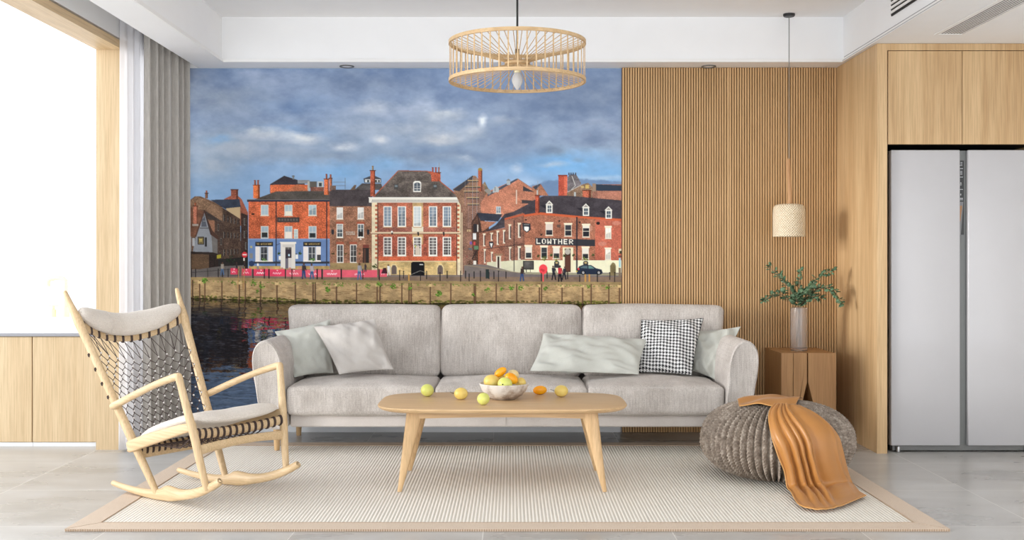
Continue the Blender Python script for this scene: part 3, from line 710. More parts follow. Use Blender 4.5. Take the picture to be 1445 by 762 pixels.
    R(715, 255, 720, 261, (160, 170, 180)); P([(714, 255), (717.5, 252), (721, 255)], (120, 126, 134)); P([(696, 266), (700, 262), (704, 266), (704, 271), (695, 272)], (170, 176, 182)); R(698, 264, 699, 270, (100, 104, 110))
    P([(683, 268), (690, 266), (694, 272), (690, 275)], (140, 136, 132))
    win(700, 291.5, 706.5, 301, (200, 200, 200), (120, 134, 150), 2, 2, .6)
    R(788, 247.5, 800, 280, (176, 72, 52), 'brick', .22); R(796, 247.5, 800.5, 280, (206, 98, 70), 'brick', .2); R(787.5, 246.5, 800.5, 248.5, (130, 56, 46))
    P([(801, 250), (805, 246), (813, 246), (820, 258), (818, 275), (801, 276)], (112, 106, 112), 'tile', .35); L(807, 248, 812, 262, 1, (190, 190, 190)); L(812, 262, 806, 268, .8, (190, 190, 190))
    for x in (802, 805, 808, 811.5): R(x, 243.8, x+1.6, 247.5, (60, 66, 82))
    P([(800, 272), (822, 260), (830, 258), (838, 266), (838, 282), (800, 282)], (140, 112, 92), 'brick', .3); L(801, 271, 820, 261, .8, (180, 180, 180)); R(810, 271, 812.5, 280, (170, 176, 180))
    chimney(822, 268, 834, 290, (180, 92, 66), 0); R(826, 261, 831, 266, (200, 170, 90)); R(820, 262.5, 824, 265, (196, 172, 110))
    R(836, 260, 880, 292, (150, 100, 86), 'brick', .25); P([(840, 260), (880, 262), (880, 270.5), (840, 269)], (46, 58, 76)); R(836, 259, 841, 270, (150, 126, 106)); R(843, 269.5, 880, 284, (176, 116, 96), 'brick', .22)
    # mid lane houses
    P([(665, 313), (674, 301), (684, 312), (690, 316), (690, 388), (668, 388)], (88, 60, 50), 'brick', .35)
    P([(673, 300), (709, 302.5), (703, 312.5), (678, 311)], (52, 56, 70), 'tile', .15); P([(678, 312), (701, 313), (680, 327)], (170, 110, 84), 'brick', .25)
    L(674, 300.5, 666, 316, .9, (60, 44, 42)); L(674, 300.5, 678, 326, 1.2, (50, 40, 40)); R(668, 316, 673, 328, (48, 44, 50)); R(673.5, 317, 675, 327, (200, 196, 190))
    R(667.5, 329, 672, 338, (214, 214, 216)); R(668, 341, 671, 346, (200, 60, 60)); R(663, 341, 666, 345, (110, 80, 160)); R(669, 347, 675, 352, (90, 130, 100)); R(661, 350, 666, 354, (90, 96, 110))
    R(677, 340.5, 681, 347, (226, 220, 210)); P([(655, 350), (668, 354), (666, 376), (655, 374)], (126, 92, 78), 'brick', .3)
    L(666, 366, 674, 352, 1.4, (48, 40, 40)); foliage(663, 371, 4, 18, (80, 56, 40)); R(668, 368, 672, 374, (220, 214, 206)); R(675, 354, 677, 376, (190, 96, 60))
    E(656.5, 362, 2.9, 3, (226, 44, 58)); R(654.2, 361.4, 658.8, 362.6, (240, 220, 220))
    # --- long dark roof, side wing of the inn
    R(650, 290, 659, 386, (132, 96, 80), 'brick', .3); R(651, 300, 652.8, 388, (200, 180, 150))
    P([(677, 332), (700, 317), (712, 302), (724, 299), (745, 288), (752, 283), (767, 276.5), (800, 276), (880, 283), (880, 306), (880, 312), (760, 306), (741, 310), (711, 321), (678, 330)], (68, 62, 70), 'tile', .28)
    P([(676, 329), (713, 321), (714, 388), (676, 384)], (152, 96, 76), 'brick', .32); P([(712, 308), (738, 300), (738, 388), (712, 386)], (140, 94, 78), 'brick', .3)
    P([(712, 308), (740, 301), (740, 303.5), (712, 310.5)], (186, 84, 50))
    R(738, 303, 741, 385, (128, 84, 70), 'brick', .3)
    P([(687, 370), (741, 366.5), (741, 386), (687, 378)], (206, 204, 176), 'stone', .08)
    R(725, 311, 726, 383, (44, 38, 44)); L(680, 352, 742, 344, .8, (70, 50, 50))
    for x, y0, y1, w in ((682, 331, 347, 2.5), (692.5, 330, 339, 2.6), (701, 327, 345, 2.8), (710, 326, 343, 2.6), (718, 318, 337, 3), (731, 316, 335, 3.6), (683, 353, 371, 2.2), (693, 357, 369, 2.2), (718.5, 350, 367, 2.6), (731, 349, 366, 3.6)):
        R(x-.8, y0-1.8, x+w+.8, y0, (222, 208, 180)); R(x, y0, x+w, y1, (222, 214, 200)); R(x+w*.55, y0+1, x+w, y1-1, (64, 56, 58)); R(x-.5, y1, x+w+.5, y1+.8, (220, 210, 190))
    R(700, 361, 707, 382, (214, 208, 190)); R(702, 362, 704.8, 382, (60, 44, 42)); R(698, 358, 709, 361, (150, 116, 90))
    P([(690, 341), (696, 341), (696.5, 346), (693.4, 351), (690.5, 347)], (48, 50, 60)); P([(691.3, 343.5), (695.3, 343.5), (693.4, 350)], (226, 226, 226))
    P([(677, 373), (688, 374), (741, 388), (655, 388), (655, 374)], (116, 106, 104), 'stone', .15); L(655, 374, 700, 380, .8, (150, 130, 100)); L(700, 380, 741, 386, .8, (160, 150, 120))
    # --- inn front
    P([(739, 303), (762, 299.5), (820, 305), (880, 309), (880, 370), (741, 370)], (164, 102, 78), 'brick', .3)
    P([(840, 307), (880, 309), (880, 369), (840, 369)], (186, 96, 74), 'brick', .22)
    P([(739, 303), (762, 299.5), (820, 305), (880, 309), (880, 311.5), (820, 308), (762, 303), (739, 306)], (200, 88, 44))
    R(739, 367.5, 880, 385, (228, 226, 196), 'stone', .05)
    blobs = ((870, 315, 6, 3), (850, 344, 6, 3), (833, 322, 3, 5))
    for x, y, a, b in blobs: E(x, y, a, b, (214, 170, 156), .35)
    for x, y0, y1 in ((770, 315.5, 332), (796.8, 317, 333), (822, 318, 334.5)):
        win(x, y0, x+10, y1, (224, 214, 196), (40, 40, 48), 1, 2, .8, lintel=(232, 222, 198)); R(x-1, y0-2.3, x+11, y0, (232, 222, 198))
    R(770.8, 316.3, 779.2, 324.5, (212, 198, 190)); R(822.8, 318.8, 831.2, 322, (222, 216, 206))
    win(854, 321, 862.5, 336.5, (222, 214, 196), (196, 190, 186), 2, 2, .9, lintel=(230, 220, 196)); win(854, 351.5, 862, 366.5, (222, 214, 196), (190, 184, 180), 2, 2, .9, lintel=(230, 220, 196))
    for x, y0, y1, b in ((741, 348, 364.5, .5), (763, 348.5, 364.5, 0), (780.3, 349.5, 365, .5), (821.5, 350, 365.5, .55)):
        win(x, y0, x+9.5, y1, (226, 216, 198), (42, 44, 50), 1, 2, .9, blind=b, lintel=(232, 222, 198)); 
        if x > 750: foliage(x+4.8, y1, 4, 16, (96, 110, 44))
    R(873, 351, 880, 357, (222, 210, 180)); R(874, 354, 880, 358, (60, 60, 40))
    P([(755.5, 335.5), (839.8, 338.2), (839.8, 347.5), (755.5, 345.5)], (52, 52, 60))
    text('LOWTHER', 757, 336.8, 51.5, 7, (240, 236, 226), .3, .018)
    R(813, 306, 815, 384, (44, 42, 52))
    R(794, 349, 809, 385, (226, 218, 186)); R(797, 350.5, 805.5, 384, (72, 46, 40)); R(798, 360, 804.5, 382, (92, 56, 44)); E(801, 355, 4, 4.2, (176, 170, 160)); R(797, 359.5, 805.5, 360.5, (60, 38, 34))
    for x, y in ((760, 361), (777.5, 359.8), (796.5, 361), (809, 360), (837, 360)): foliage(x, y, 1.8, 14, (66, 76, 40))
    for x, y in ((742, 309), (789, 310.5), (818, 312.5), (844, 314.8), (763.5, 330)): R(x-1, y, x+1.4, y+2.4, (56, 44, 42))
    R(786, 317, 791, 321, (96, 74, 66)); E(844, 315, 2.6, 2.2, (40, 34, 36))
    P([(737, 314.5), (748.5, 315.5), (749, 324), (743.5, 328.5), (738, 324)], (40, 44, 54)); P([(739.5, 319.5), (746.5, 320), (746, 325), (743.4, 327), (740, 324.5)], (232, 232, 232)); R(739, 316.3, 747, 317.6, (130, 130, 130))
    R(738, 368, 753.5, 380.3, (44, 42, 42)); R(739.5, 369.5, 752, 379, (84, 82, 82), 'stone', .4); R(742, 380, 743, 388, (30, 30, 30)); R(748, 380, 748.8, 397, (30, 30, 30))
    for x in (782, 823): P([(x, 378), (x, 370), (x+1.5, 368.3), (x+5.5, 368.3), (x+7, 370), (x+7, 378)], (54, 54, 60)); E(x+3.5, 370.8, 2, 1.2, (196, 170, 110))
    # dormers and chimney on the dark roof
    chimney(755.5, 275, 761.5, 300.5, (176, 76, 50), 1, ph=7, pc=(190, 190, 190)); L(759, 255, 759.3, 268, .5, (150, 150, 160))
    for x, y in ((770.5, 287), (822, 291), (854, 295)):
        P([(x-1, y+2), (x+4.7, y-4), (x+10.4, y+2)], (226, 224, 218)); R(x+.2, y+1, x+9.2, y+13.5, (226, 224, 218)); R(x+2, y+3, x+7.6, y+12, (70, 84, 100)); R(x+4.5, y+3, x+5.1, y+12, (226, 224, 218)); R(x+2, y+7, x+7.6, y+7.6, (226, 224, 218))
        P([(x-8, y+3), (x-1, y+2), (x+.3, y+8)], (40, 38, 46))
        P([(x+1.2, y+1.5), (x+4.7, y-2.2), (x+8.2, y+1.5)], (150, 146, 142))
    # --- road, car, people, railings
    R(655, 385, 880, 392, (112, 102, 104), 'stone', .12); P([(741, 384), (880, 386.5), (880, 389), (741, 387)], (150, 144, 120))
    R(240, 390.5, 880, 398.5, (126, 104, 88), 'stone', .18)
    P([(814, 383), (817, 376), (822, 374), (834, 374), (841, 378.5), (849, 380.5), (850.5, 385), (848, 387.5), (814, 387)], (34, 44, 66))
    P([(818, 378), (823, 375.2), (829, 375), (829, 379)], (78, 104, 116)); P([(830.3, 375), (834, 375.2), (839, 379), (830.3, 379)], (96, 140, 140)); E(816.3, 379.5, 1.4, 1.6, (210, 40, 50)); R(812.7, 382, 815, 383.8, (210, 190, 60))
    for x in (823, 845): E(x, 384.7, 3.1, 3.2, (24, 24, 30)); E(x, 384.7, 1.8, 1.9, (160, 160, 166))
    P([(861, 389), (861, 375), (863, 372), (865, 370), (868, 372), (869, 375), (869, 389)], (126, 112, 76), 'stone', .3)
    R(873.5, 364, 876, 377, (150, 200, 216)); R(872.5, 361, 880, 362.4, (60, 60, 70)); R(873, 378, 876, 391, (120, 104, 90))
    E(766.5, 380, 6, 7, (236, 52, 66)); R(765.6, 386, 767.4, 398, (236, 60, 70)); P([(762, 381), (764, 379), (769, 381), (767, 384)], (200, 36, 50))
    for x, y0, y1 in ((662, 386, 398), (669, 383, 393), (678, 382, 398), (697, 383, 394), (703.5, 382, 398), (714, 383, 393), (764, 385, 397), (772, 383, 393), (801, 384, 394), (818, 388, 398), (843, 386, 398), (860.5, 384, 395), (867.5, 384, 398), (690, 384, 394),
                      (564, 381, 397), (569.5, 382, 393), (593.5, 381, 397), (602, 382, 394), (621, 384, 397), (631, 382, 393), (650, 382, 397), (657, 382, 393), (477, 380, 394), (535.5, 381, 396)):
        R(x-.6, y0, x+.6, y1, (30, 28, 32)); R(x-.8, y0, x+.8, y0+1.2, (20, 20, 24))
    R(685.5, 380, 690, 393, (38, 50, 50)); L(580, 387.5, 593, 382, .5, (180, 176, 170)); L(593, 382, 602, 385, .5, (150, 146, 140))
    for x in (577, 826, 831.5): R(x-1, 387, x+1, 398.5, (196, 142, 60))
    person(736.5, 376, 397, (60, 46, 44), (40, 70, 120), .6); person(781.5, 375, 395.5, (44, 44, 56), (30, 30, 40), -1); person(790, 374.5, 398, (190, 40, 56), (30, 28, 36), 0, (70, 50, 44)); person(796, 376, 395, (48, 46, 56), (34, 34, 44), 1)
    banners = ((325.5, 335.3, 378.2, 387.5), (340.5, 355, 379, 389), (358, 378.8, 379.8, 389.3), (380.8, 402, 380, 390), (404, 426, 380.5, 390.2), (430.5, 453.5, 380.8, 391), (456, 481, 380.8, 391), (482.5, 532, 381, 391.5), (536, 546, 380, 390.5))
    for i, (a, b, c, d) in enumerate(banners):
        col = (224, 44, 88) if i < 4 else (226, 82, 106)
        R(a, c, b, d, col, 'stone', .08)
        m = (a+b)/2; w = min(14, (b-a)*.6)
        for q in range(int(w)):
            yy = (c+d)/2+.6+.7*math.sin(q*1.9+i); R(m-w/2+q, yy-.9, m-w/2+q+.7, yy+1.1, (250, 206, 216))
        E(m, c+1.6, 1.1, .7, (250, 214, 220))
    for x in (336, 357, 373, 379.5, 402.8, 412, 427, 454.5, 447.5, 481.5, 512, 535): R(x-.7, 379.5, x+.7, 394, (34, 24, 32))
    for x in (270, 276, 293, 308, 314, 322): R(x-.5, 379, x+.5, 391, (34, 32, 36))
    L(265, 385, 325, 380, .6, (50, 48, 50)); R(265, 374, 270, 388, (34, 34, 40))
    person(313.5, 370, 388.5, (150, 140, 130), (70, 100, 140), .5); person(334, 370, 380, (60, 48, 50), (40, 36, 40)); person(345, 369, 380, (52, 44, 50), (40, 36, 40)); person(363.8, 370, 381, (226, 226, 226), (120, 120, 130))
    E(355, 372, 4, 4, (46, 60, 96)); person(428.5, 371, 393, (58, 50, 56), (40, 62, 116), .3); person(440, 372, 394, (170, 160, 168), (46, 90, 140), -.3); person(507, 371, 395, (150, 150, 160), (70, 100, 150), .3); person(515.5, 372, 384, (60, 50, 60), (50, 50, 60)); person(548.5, 373, 389, (224, 220, 220), (220, 214, 210), -.5)
    for x in (376, 383, 398, 409, 424, 422): E(x, 378.8, 1.7, 1.4, (200, 130, 110))
    foliage(529, 376, 3.5, 22, (60, 76, 34)); P([(538, 386), (541, 378), (545, 378), (547, 386)], (70, 30, 44))
    # --- quay wall
    wl = lambda x: np.interp(x, [240, 265, 480, 880], [419.5, 420.5, 428, 429.5])
    P([(240, 391), (330, 392), (480, 395), (660, 397), (880, 398), (880, 430), (480, 428), (265, 420.6), (240, 420)], (176, 146, 102), 'stone', .3)
    P([(240, 391), (330, 392), (480, 395), (660, 397), (880, 398), (880, 402), (660, 401.5), (480, 399), (330, 396), (240, 395)], (150, 128, 84), 'stone', .22)
    for q in range(420):
        xx = 262+rng.random()*618; yy = 400+rng.random()*22; w = 2+7*rng.random()
        if yy < wl(xx)-2: R(xx, yy, xx+w, yy+.45, (128, 98, 66))
    for q in range(60):
        xx = 262+rng.random()*618; E(xx, 402+rng.random()*22, 1+2*rng.random(), .6+rng.random(), (150, 116, 76), .6)
    for q in range(700):
        xx = 262+rng.random()*618; yy = wl(xx)-.3-4.2*rng.random()**1.6; E(xx, yy, 1.2+1.8*rng.random(), .6+.5*rng.random(), (72, 70, 26) if rng.random() < .75 else (120, 128, 40), .7)
    posts = [271.5, 281.5, 289, 313, 337.5, 346, 367.5, 390.5, 416.5, 441.5, 444.5, 474.5, 503, 532, 536, 567, 577, 580, 607, 636, 669, 671, 700, 729, 761, 764, 793, 822, 834, 859, 874]
    for x in posts:
        t = np.interp(x, [265, 480, 880], [395, 399, 401]); R(x-.9, t, x+.9, wl(x)+.5, (122, 90, 64)); R(x+.3, t, x+1.1, wl(x)+.5, (66, 46, 38))
        if rng.random() < .5: R(x-2.4, t+1, x+2.4, t+5, (206, 178, 122))
    for x in (337, 345): L(x, 376, x-1.5, 408, 1.1, (176, 132, 76)); L(341, 376, 343, 410, 1, (150, 110, 66))
    for x, y, r, n in ((289, 396, 4, 40), (357, 399, 5, 26), (370, 404, 4, 24), (363, 411, 2.6, 14), (462, 409, 3.6, 40), (462, 401, 6, 14), (480, 402, 5, 12), (535, 401, 5, 30), (555, 404, 4, 34), (619, 414, 4.6, 60), (578, 407, 3, 16), (688, 409, 4, 22), (722, 406, 4, 30), (735, 406, 4, 28), (708, 408, 3, 16), (770, 407, 3, 18), (668, 416, 2.4, 14), (858, 406, 3, 16), (330, 399, 4, 14), (520, 403, 4, 14), (830, 404, 3, 12)): foliage(x, y, r, n, (84, 124, 34))
    for q in range(160):
        xx = 262+rng.random()*618; E(xx, np.interp(xx, [265, 480, 880], [396, 400, 402.5])+2.2*rng.random(), 1.1, .7, (104, 128, 50), .8)
    # --- river with mirror image, rippled
    wlU = wl(U).astype(np.float32)
    D = V-wlU
    rip = fbm(1.6, 11, 401, 4, .6)-.5; rip2 = fbm(4, 26, 431, 4, .6)-.5
    src_y = wlU-D*np.interp(V, [420, 450, 600], [.85, 1.25, 1.35])+rip*np.clip(D, 0, 60)*1.1+rip2*np.clip(D, 0, 90)*.9
    src_x = U+(fbm(1.3, 4, 451, 3)-.5)*np.clip(D, 0, 60)*.12+rip2*6
    yi = np.clip(((src_y-Y0)*S).astype(int), 0, H-1); xi = np.clip(((src_x-X0)*S).astype(int), 0, W-1)
    wm = D > 0
    refl = cv[yi, xi]
    lum = refl.mean(-1, keepdims=True)
    refl = lum+(refl-lum)*1.15
    k = np.interp(D, [0, 8, 28, 45, 90, 150], [.62, .68, .72, .72, .7, .68])[..., None]
    w = refl*k
    w = np.where((src_y < 292)[..., None], np.array((92, 114, 148), np.float32)*(1+rip[..., None]*.5)*.95, w)
    # dark building shadows at left side of the water
    dk = ss(426, 442, V+rip*20)*(1-ss(500, 530, V+rip*50))*(1-ss(332, 356, U+rip*30+rip2*30))
    w = w*(1-dk[..., None]*.72)+np.array((22, 22, 32), np.float32)*dk[..., None]*.72
    streak = np.clip(fbm(1.1, 13, 501, 3, .7)-.56, 0, 1)*5
    w = w*(1-np.clip(streak, 0, .55)[..., None]*.6)+np.array((40, 44, 60), np.float32)*(np.clip(streak, 0, .55)*.6)[..., None]
    s2 = np.clip(fbm(1.0, 9, 521, 3, .7)-.6, 0, 1)*5
    s2 = np.clip(s2, 0, .5)*ss(430, 450, V)
    w = w*(1-s2[..., None]*.5)+np.array((150, 160, 176), np.float32)*(s2*.5)[..., None]
    cv[wm] = w[wm]
    cv[:] = np.where((np.abs(D) < .5)[..., None], cv*.6, cv)
    cv[:] = np.clip(cv, 0, 255)
    # area average 3 -> 1.5 samples per unit
    out = cv.reshape(H//2, 2, W//2, 2, 3).mean((1, 3))/255.0
    return out, (X0, Y0, X1, Y1)
# ================================================================= THE SETTING
BW = 7.33; LX = -2.43; RX = 2.232; SOF = 2.509; TRAY = 2.812
m = MB(); m.box(-8, 5.2, 2.2, 11.5, -.12, 0); struct('floor', m, 'floor', smooth=False, origin=(0, 0, 0))
m = MB(); m.box(LX-.16, RX+2.6, BW, BW+.15, 0, 3.0); struct('wall_back', m, 'white_paint', smooth=False)
# left wall: pier beside the curtain and the band over the opening
m = MB(); m.box(LX-.14, LX-.002, 7.27, BW, 0, 3.0); m.box(LX-.14, LX-.002, 6.66, 7.27, 2.56, 3.0); m.box(LX-.14, LX-.004, -3, 6.66, 2.56, 3.0); struct('wall_left', m, 'white_paint', smooth=False)
m = MB(); m.box(5.0, 5.2, -3, BW, 0, 3.0); struct('wall_right_unseen', m, 'white_paint', smooth=False)  # unseen wall, added to darken the right side of the room
# ceiling: tray, low margins, pocket over the curtain
m = MB()
m.box(LX-.14, 5.2, -3, BW+.15, 3.0, 3.1)
m.box(-1.944, 2.219, -3, 7.12, TRAY, 3.0)                       # tray
m.box(-2.162, -1.944, -3, BW, SOF, 3.0)                         # left beam
m.box(-1.944, 2.219, 7.12, BW, SOF, 3.0)                        # back margin
m.box(2.219, 5.0, -3, BW, SOF, 3.0)                             # right low ceiling
struct('ceiling', m, 'ceiling_paint', smooth=False)
m = MB(); m.box(-1.944, 2.219, 7.108, 7.12, SOF, SOF+.022); m.box(2.207, 2.219, -3, 7.108, SOF, SOF+.022); m.box(-1.944, -1.932, -3, 7.108, SOF, SOF+.022); struct('trim_1', m, 'white_paint', smooth=False)
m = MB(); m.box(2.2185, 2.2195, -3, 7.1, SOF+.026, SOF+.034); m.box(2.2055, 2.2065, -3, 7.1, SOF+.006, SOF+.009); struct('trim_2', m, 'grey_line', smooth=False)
# timber lining of the opening to the kitchen
m = MB(); m.box(LX-.165, LX, 6.63, 6.66, 0, 2.496); struct('trim_3', m, 'oak_light', smooth=False)
m = MB(); m.box(LX-.165, LX, -3, 6.66, 2.496, 2.545, 0); struct('trim_4', m, wood('oak_lining_header', (232, 206, 168), (214, 184, 140), 'y'), smooth=False)
m = MB(); m.box(-1.955, .748, BW-.018, BW, 0, .083, .003); struct('baseboard_back', m, 'skirting', smooth=False)
# narrow window behind the sheer
m = MB(); m.box(LX-.10, LX-.05, 6.665, 6.70, .0, 2.555); m.box(LX-.10, LX-.05, 7.235, 7.268, .0, 2.555); m.box(LX-.10, LX-.05, 6.70, 7.235, .0, .05); m.box(LX-.10, LX-.05, 6.70, 7.235, 2.51, 2.555); w2 = struct('window_2', m, 'frame_white', smooth=False)
m = MB(); m.box(LX-.078, LX-.072, 6.70, 7.235, .05, 2.51); m.build('window_pane', 'pane', w2, smooth=False)
# kitchen bay window
m = MB()
m.box(-7.6, -2.57, 10.2, 10.28, .745, .80); m.box(-7.6, -2.57, 10.2, 10.28, 4.5, 4.6); m.box(-2.65, -2.57, 10.2, 10.28, .8, 4.5); m.box(-7.68, -7.6, 10.2, 10.28, .745, 4.6)
wf = struct('window_1', m, 'frame_white', smooth=False)
m = MB(); m.box(-7.6, -2.65, 10.23, 10.24, .80, 4.5); pane = m.build('window_pane', 'pane', wf, smooth=False)
m = MB(); m.box(LX-.16, LX-.10, BW+.15, 10.2, .75, 3.1); struct('wall_kitchen', m, 'white_paint', smooth=False)
m = MB(); m.box(-7.6, LX-.1, 10.20, 10.30, 0, .745); struct('wall_kitchen_back', m, 'white_paint', smooth=False)

# ---- mural
img, (mx0, my0, mx1, my1) = paint_mural()
my1c = 604.5
hh, ww = img.shape[:2]; step = (mx1-mx0)/ww
keep = int((my1c-my0)/step); img = img[:keep]; hh = keep
YM = BW-.006; k = YM/F
xs = (mx0+(np.arange(ww)+.5)*step-CX)*k; zs = CAM_H-(my0+(np.arange(hh)+.5)*step-CY)*k
xs[0] = (256-CX)*k if xs[0] > (256-CX)*k else xs[0]
zs[0] = min(zs[0], SOF-.001) if False else zs[0]
sel_r = zs < SOF-.0005; img = img[sel_r]; zs = zs[sel_r]; hh = len(zs)
sel_c = xs < wx(877.3, BW); img = img[:, sel_c]; xs = xs[sel_c]; ww = len(xs)
x0m, zbm = xs[0], zs[-1]
gx, gz = np.meshgrid(xs-x0m, zs-zbm)
vv = np.zeros((hh*ww+0, 3), np.float32); vv[:, 0] = gx.ravel(); vv[:, 2] = gz.ravel()
# a paper thickness behind the print
i0 = (np.arange(hh-1)[:, None]*ww+np.arange(ww-1)[None]).ravel()
quads = np.stack([i0, i0+ww, i0+ww+1, i0+1], 1).astype(np.int32)
bv = np.array([(0, .005, 0), (xs[-1]-x0m, .005, 0), (xs[-1]-x0m, .005, zs[0]-zbm), (0, .005, zs[0]-zbm)], np.float32)
nb = len(vv); vv = np.concatenate([vv, bv]); quads = np.concatenate([quads, np.array([[nb, nb+1, nb+2, nb+3]], np.int32)])
me = bpy.data.meshes.new('wall_mural')
me.vertices.add(len(vv)); me.vertices.foreach_set('co', vv.ravel())
me.loops.add(quads.size); me.loops.foreach_set('vertex_index', quads.ravel())
me.polygons.add(len(quads)); me.polygons.foreach_set('loop_start', np.arange(0, quads.size, 4, dtype=np.int32))
me.update(calc_edges=True); me.validate()
MURAL_GAIN = 1.12
li = np.where(img <= .04045, img/12.92, ((img+.055)/1.055)**2.4)*MURAL_GAIN
lum_ = li.mean(-1, keepdims=True); li = (lum_+(li-lum_)*.88)*np.array((1.0, 1.0, .95), np.float32)
ca = me.color_attributes.new('print', 'FLOAT_COLOR', 'POINT')
cc = np.ones((len(vv), 4), np.float32); cc[:nb, :3] = np.clip(li, 0, .95).reshape(-1, 3); ca.data.foreach_set('color', cc.ravel())
me.materials.append(MAT['mural'])
mo = bpy.data.objects.new('wall_mural', me); COL.objects.link(mo); mo.location = (x0m, YM, zbm)
tag(mo, 'printed wall mural of a riverside town with brick houses under a cloudy sky', 'mural')

# ---- slatted oak cladding on the back wall
def slat_panel(x0, x1, n, label):
    t = thing('slatted_wall_panel', label, 'wall panel', ((x0+x1)/2, BW, 0), group='slatted oak panels on the back wall')
    m = MB(); m.box(x0, x1, BW-.012, BW-.001, .002, SOF-.002); m.build('backing_board', 'groove', t, smooth=False)
    m = MB(); p = (x1-x0)/n
    for i in range(n):
        a = x0+i*p; m.box(a+.0029, a+p-(.0029 if i < n-1 else 0), BW-.03, BW-.011, .002, SOF-.002)
    m.build('slats', 'slat', t, smooth=False)
slat_panel(wx(877.3, BW), wx(1027.6, BW), 42, 'slatted oak panel between the mural and the middle seam')
slat_panel(wx(1027.6, BW), RX-.004, 42, 'slatted oak panel behind the pendant lamp and side table')

# ---- built-in oak housing round the fridge
FY = 6.5
t = thing('fridge_housing', 'tall oak built-in housing with overhead doors around the fridge', 'cabinet', (2.9, FY, 0))
m = MB(); m.box(RX, wx(1252, FY), FY, BW-.001, 0, SOF-.002); m.build('side_panel', 'oak', t, smooth=False)
x_in = wx(1252, FY)
m = MB(); m.box(x_in, 4.95, FY, FY+.5, wz(71, FY), SOF-.002); m.build('top_rail', 'oak', t, smooth=False)
dz0, dz1 = wz(203.5, FY), wz(71.9, FY)
m = MB(); m.box(x_in+.004, 4.9, FY+.022, FY+.5, dz0+.01, dz1); m.build('overhead_carcass', 'dark', t, smooth=False)
for a, b in ((1253.6, 1357.6), (1358.4, 1462.4), (1463.2, 1567), (1568, 1672), (1673, 1780)):
    m = MB(); m.box(wx(a, FY), wx(b, FY), FY+.001, FY+.021, dz0, dz1, .0015); m.build('overhead_door', 'oak', t, smooth=False)
m = MB(); m.box(x_in+.001, 4.9, 7.05, 7.08, 0, dz0); m.build('back_board', 'dark', t, smooth=False)
xr = wx(1361, 6.53)*2-wx(1257.5, 6.53)+.03
m = MB(); m.box(xr, xr+.03, FY, 7.05, 0, dz0+.009, 0); m.build('inner_panel', 'oak', t, smooth=False)
for q in range(2):
    a_ = xr+.034+q*.47; m = MB(); m.box(a_, a_+.466, FY+.001, FY+.021, .08, dz0+.005, .0015); m.build('tall_door', 'oak', t, smooth=False)
m = MB(); m.box(xr+.031, 4.9, FY+.04, FY+.06, 0, .078); m.build('plinth', 'dark', t, smooth=False)

# ---- fridge
FF = 6.53
fz1, fz0 = wz(211.5, FF), wz(629, FF)
t = thing('refrigerator', 'tall white glass-fronted side-by-side refrigerator in the oak housing', 'refrigerator', (wx(1361, FF), FF, 0))
fx0 = wx(1257.5, FF); fx1 = fx0+2*(wx(1360.5, FF)-fx0)
m = MB(); m.box(fx0+.012, fx1-.012, FF+.06, 7.04, .03, fz1-.012, .004); m.build('body', 'fridge_grey', t, smooth=False)
m = MB(); m.box(fx0+.02, fx1-.02, FF+.035, FF+.10, .006, .055, .004); 
m.build('plinth', 'grey_metal', t, smooth=False)
for a, b in ((fx0, wx(1355, FF)), (wx(1366.5, FF), fx1)):
    m = MB(); m.box(a, b, FF, FF+.055, fz0, fz1, .006); m.build('door', 'fridge', t, smooth=True)
m = MB(); m.box(wx(1355.3, FF), wx(1366.2, FF), FF+.03, FF+.06, fz0+.005, fz1-.002); m.build('handle_channel', 'fridge_grey', t, smooth=False)
dsp = MB(); dsp.box(wx(1355.2, FF), wx(1362.6, FF), FF+.024, FF+.03, wz(331, FF), wz(226, FF)); ds = dsp.build('display_strip', 'display', t, smooth=False)
def gl(px0, px1, py0, py1):
    g = MB(); g.box(wx(px0, FF), wx(px1, FF), FF+.0225, FF+.0242, wz(py1, FF), wz(py0, FF)); g.build('display_mark', 'glyph', ds, smooth=False)
for y in (237, 249, 266.5): gl(1355.4, 1361, y, y+.9)
for y in (228.5, 230.5, 232.6, 241, 243, 245): gl(1356.2+((y*7) % 2), 1360.2, y, y+.8)
gl(1357.2, 1358.9, 257, 261.5); gl(1356.8, 1359.2, 259, 261); gl(1357.4, 1358.6, 273, 275.4); gl(1355.4, 1361, 279, 280.3); gl(1355.4, 1361, 281.2, 282)
g2 = MB(); a = [(wx(1355.4, FF), wz(331, FF)), (wx(1355.4, FF), wz(284.5, FF)), (wx(1361.6, FF), wz(284.5, FF)), (wx(1358.2, FF), wz(331, FF))]; g2.poly_extrude(a, FF+.0228, FF+.0243); g2.build('display_panel', 'display_grey', ds, smooth=False)
g3 = MB(); a = [(wx(1355.6, FF), wz(312, FF)), (wx(1355.6, FF), wz(290, FF)), (wx(1360, FF), wz(290, FF)), (wx(1357.4, FF), wz(312, FF))]; g3.poly_extrude(a, FF+.0222, FF+.0230); g3.build('display_light', 'amber', ds, smooth=False)
for x in (fx0+.05, fx1-.05):
    m = MB(); m.lathe([(.008, .0), (.012, .002), (.012, .03), (.01, .034)], (x, FF+.02, .001), 12); m.build('foot', 'steel', t)

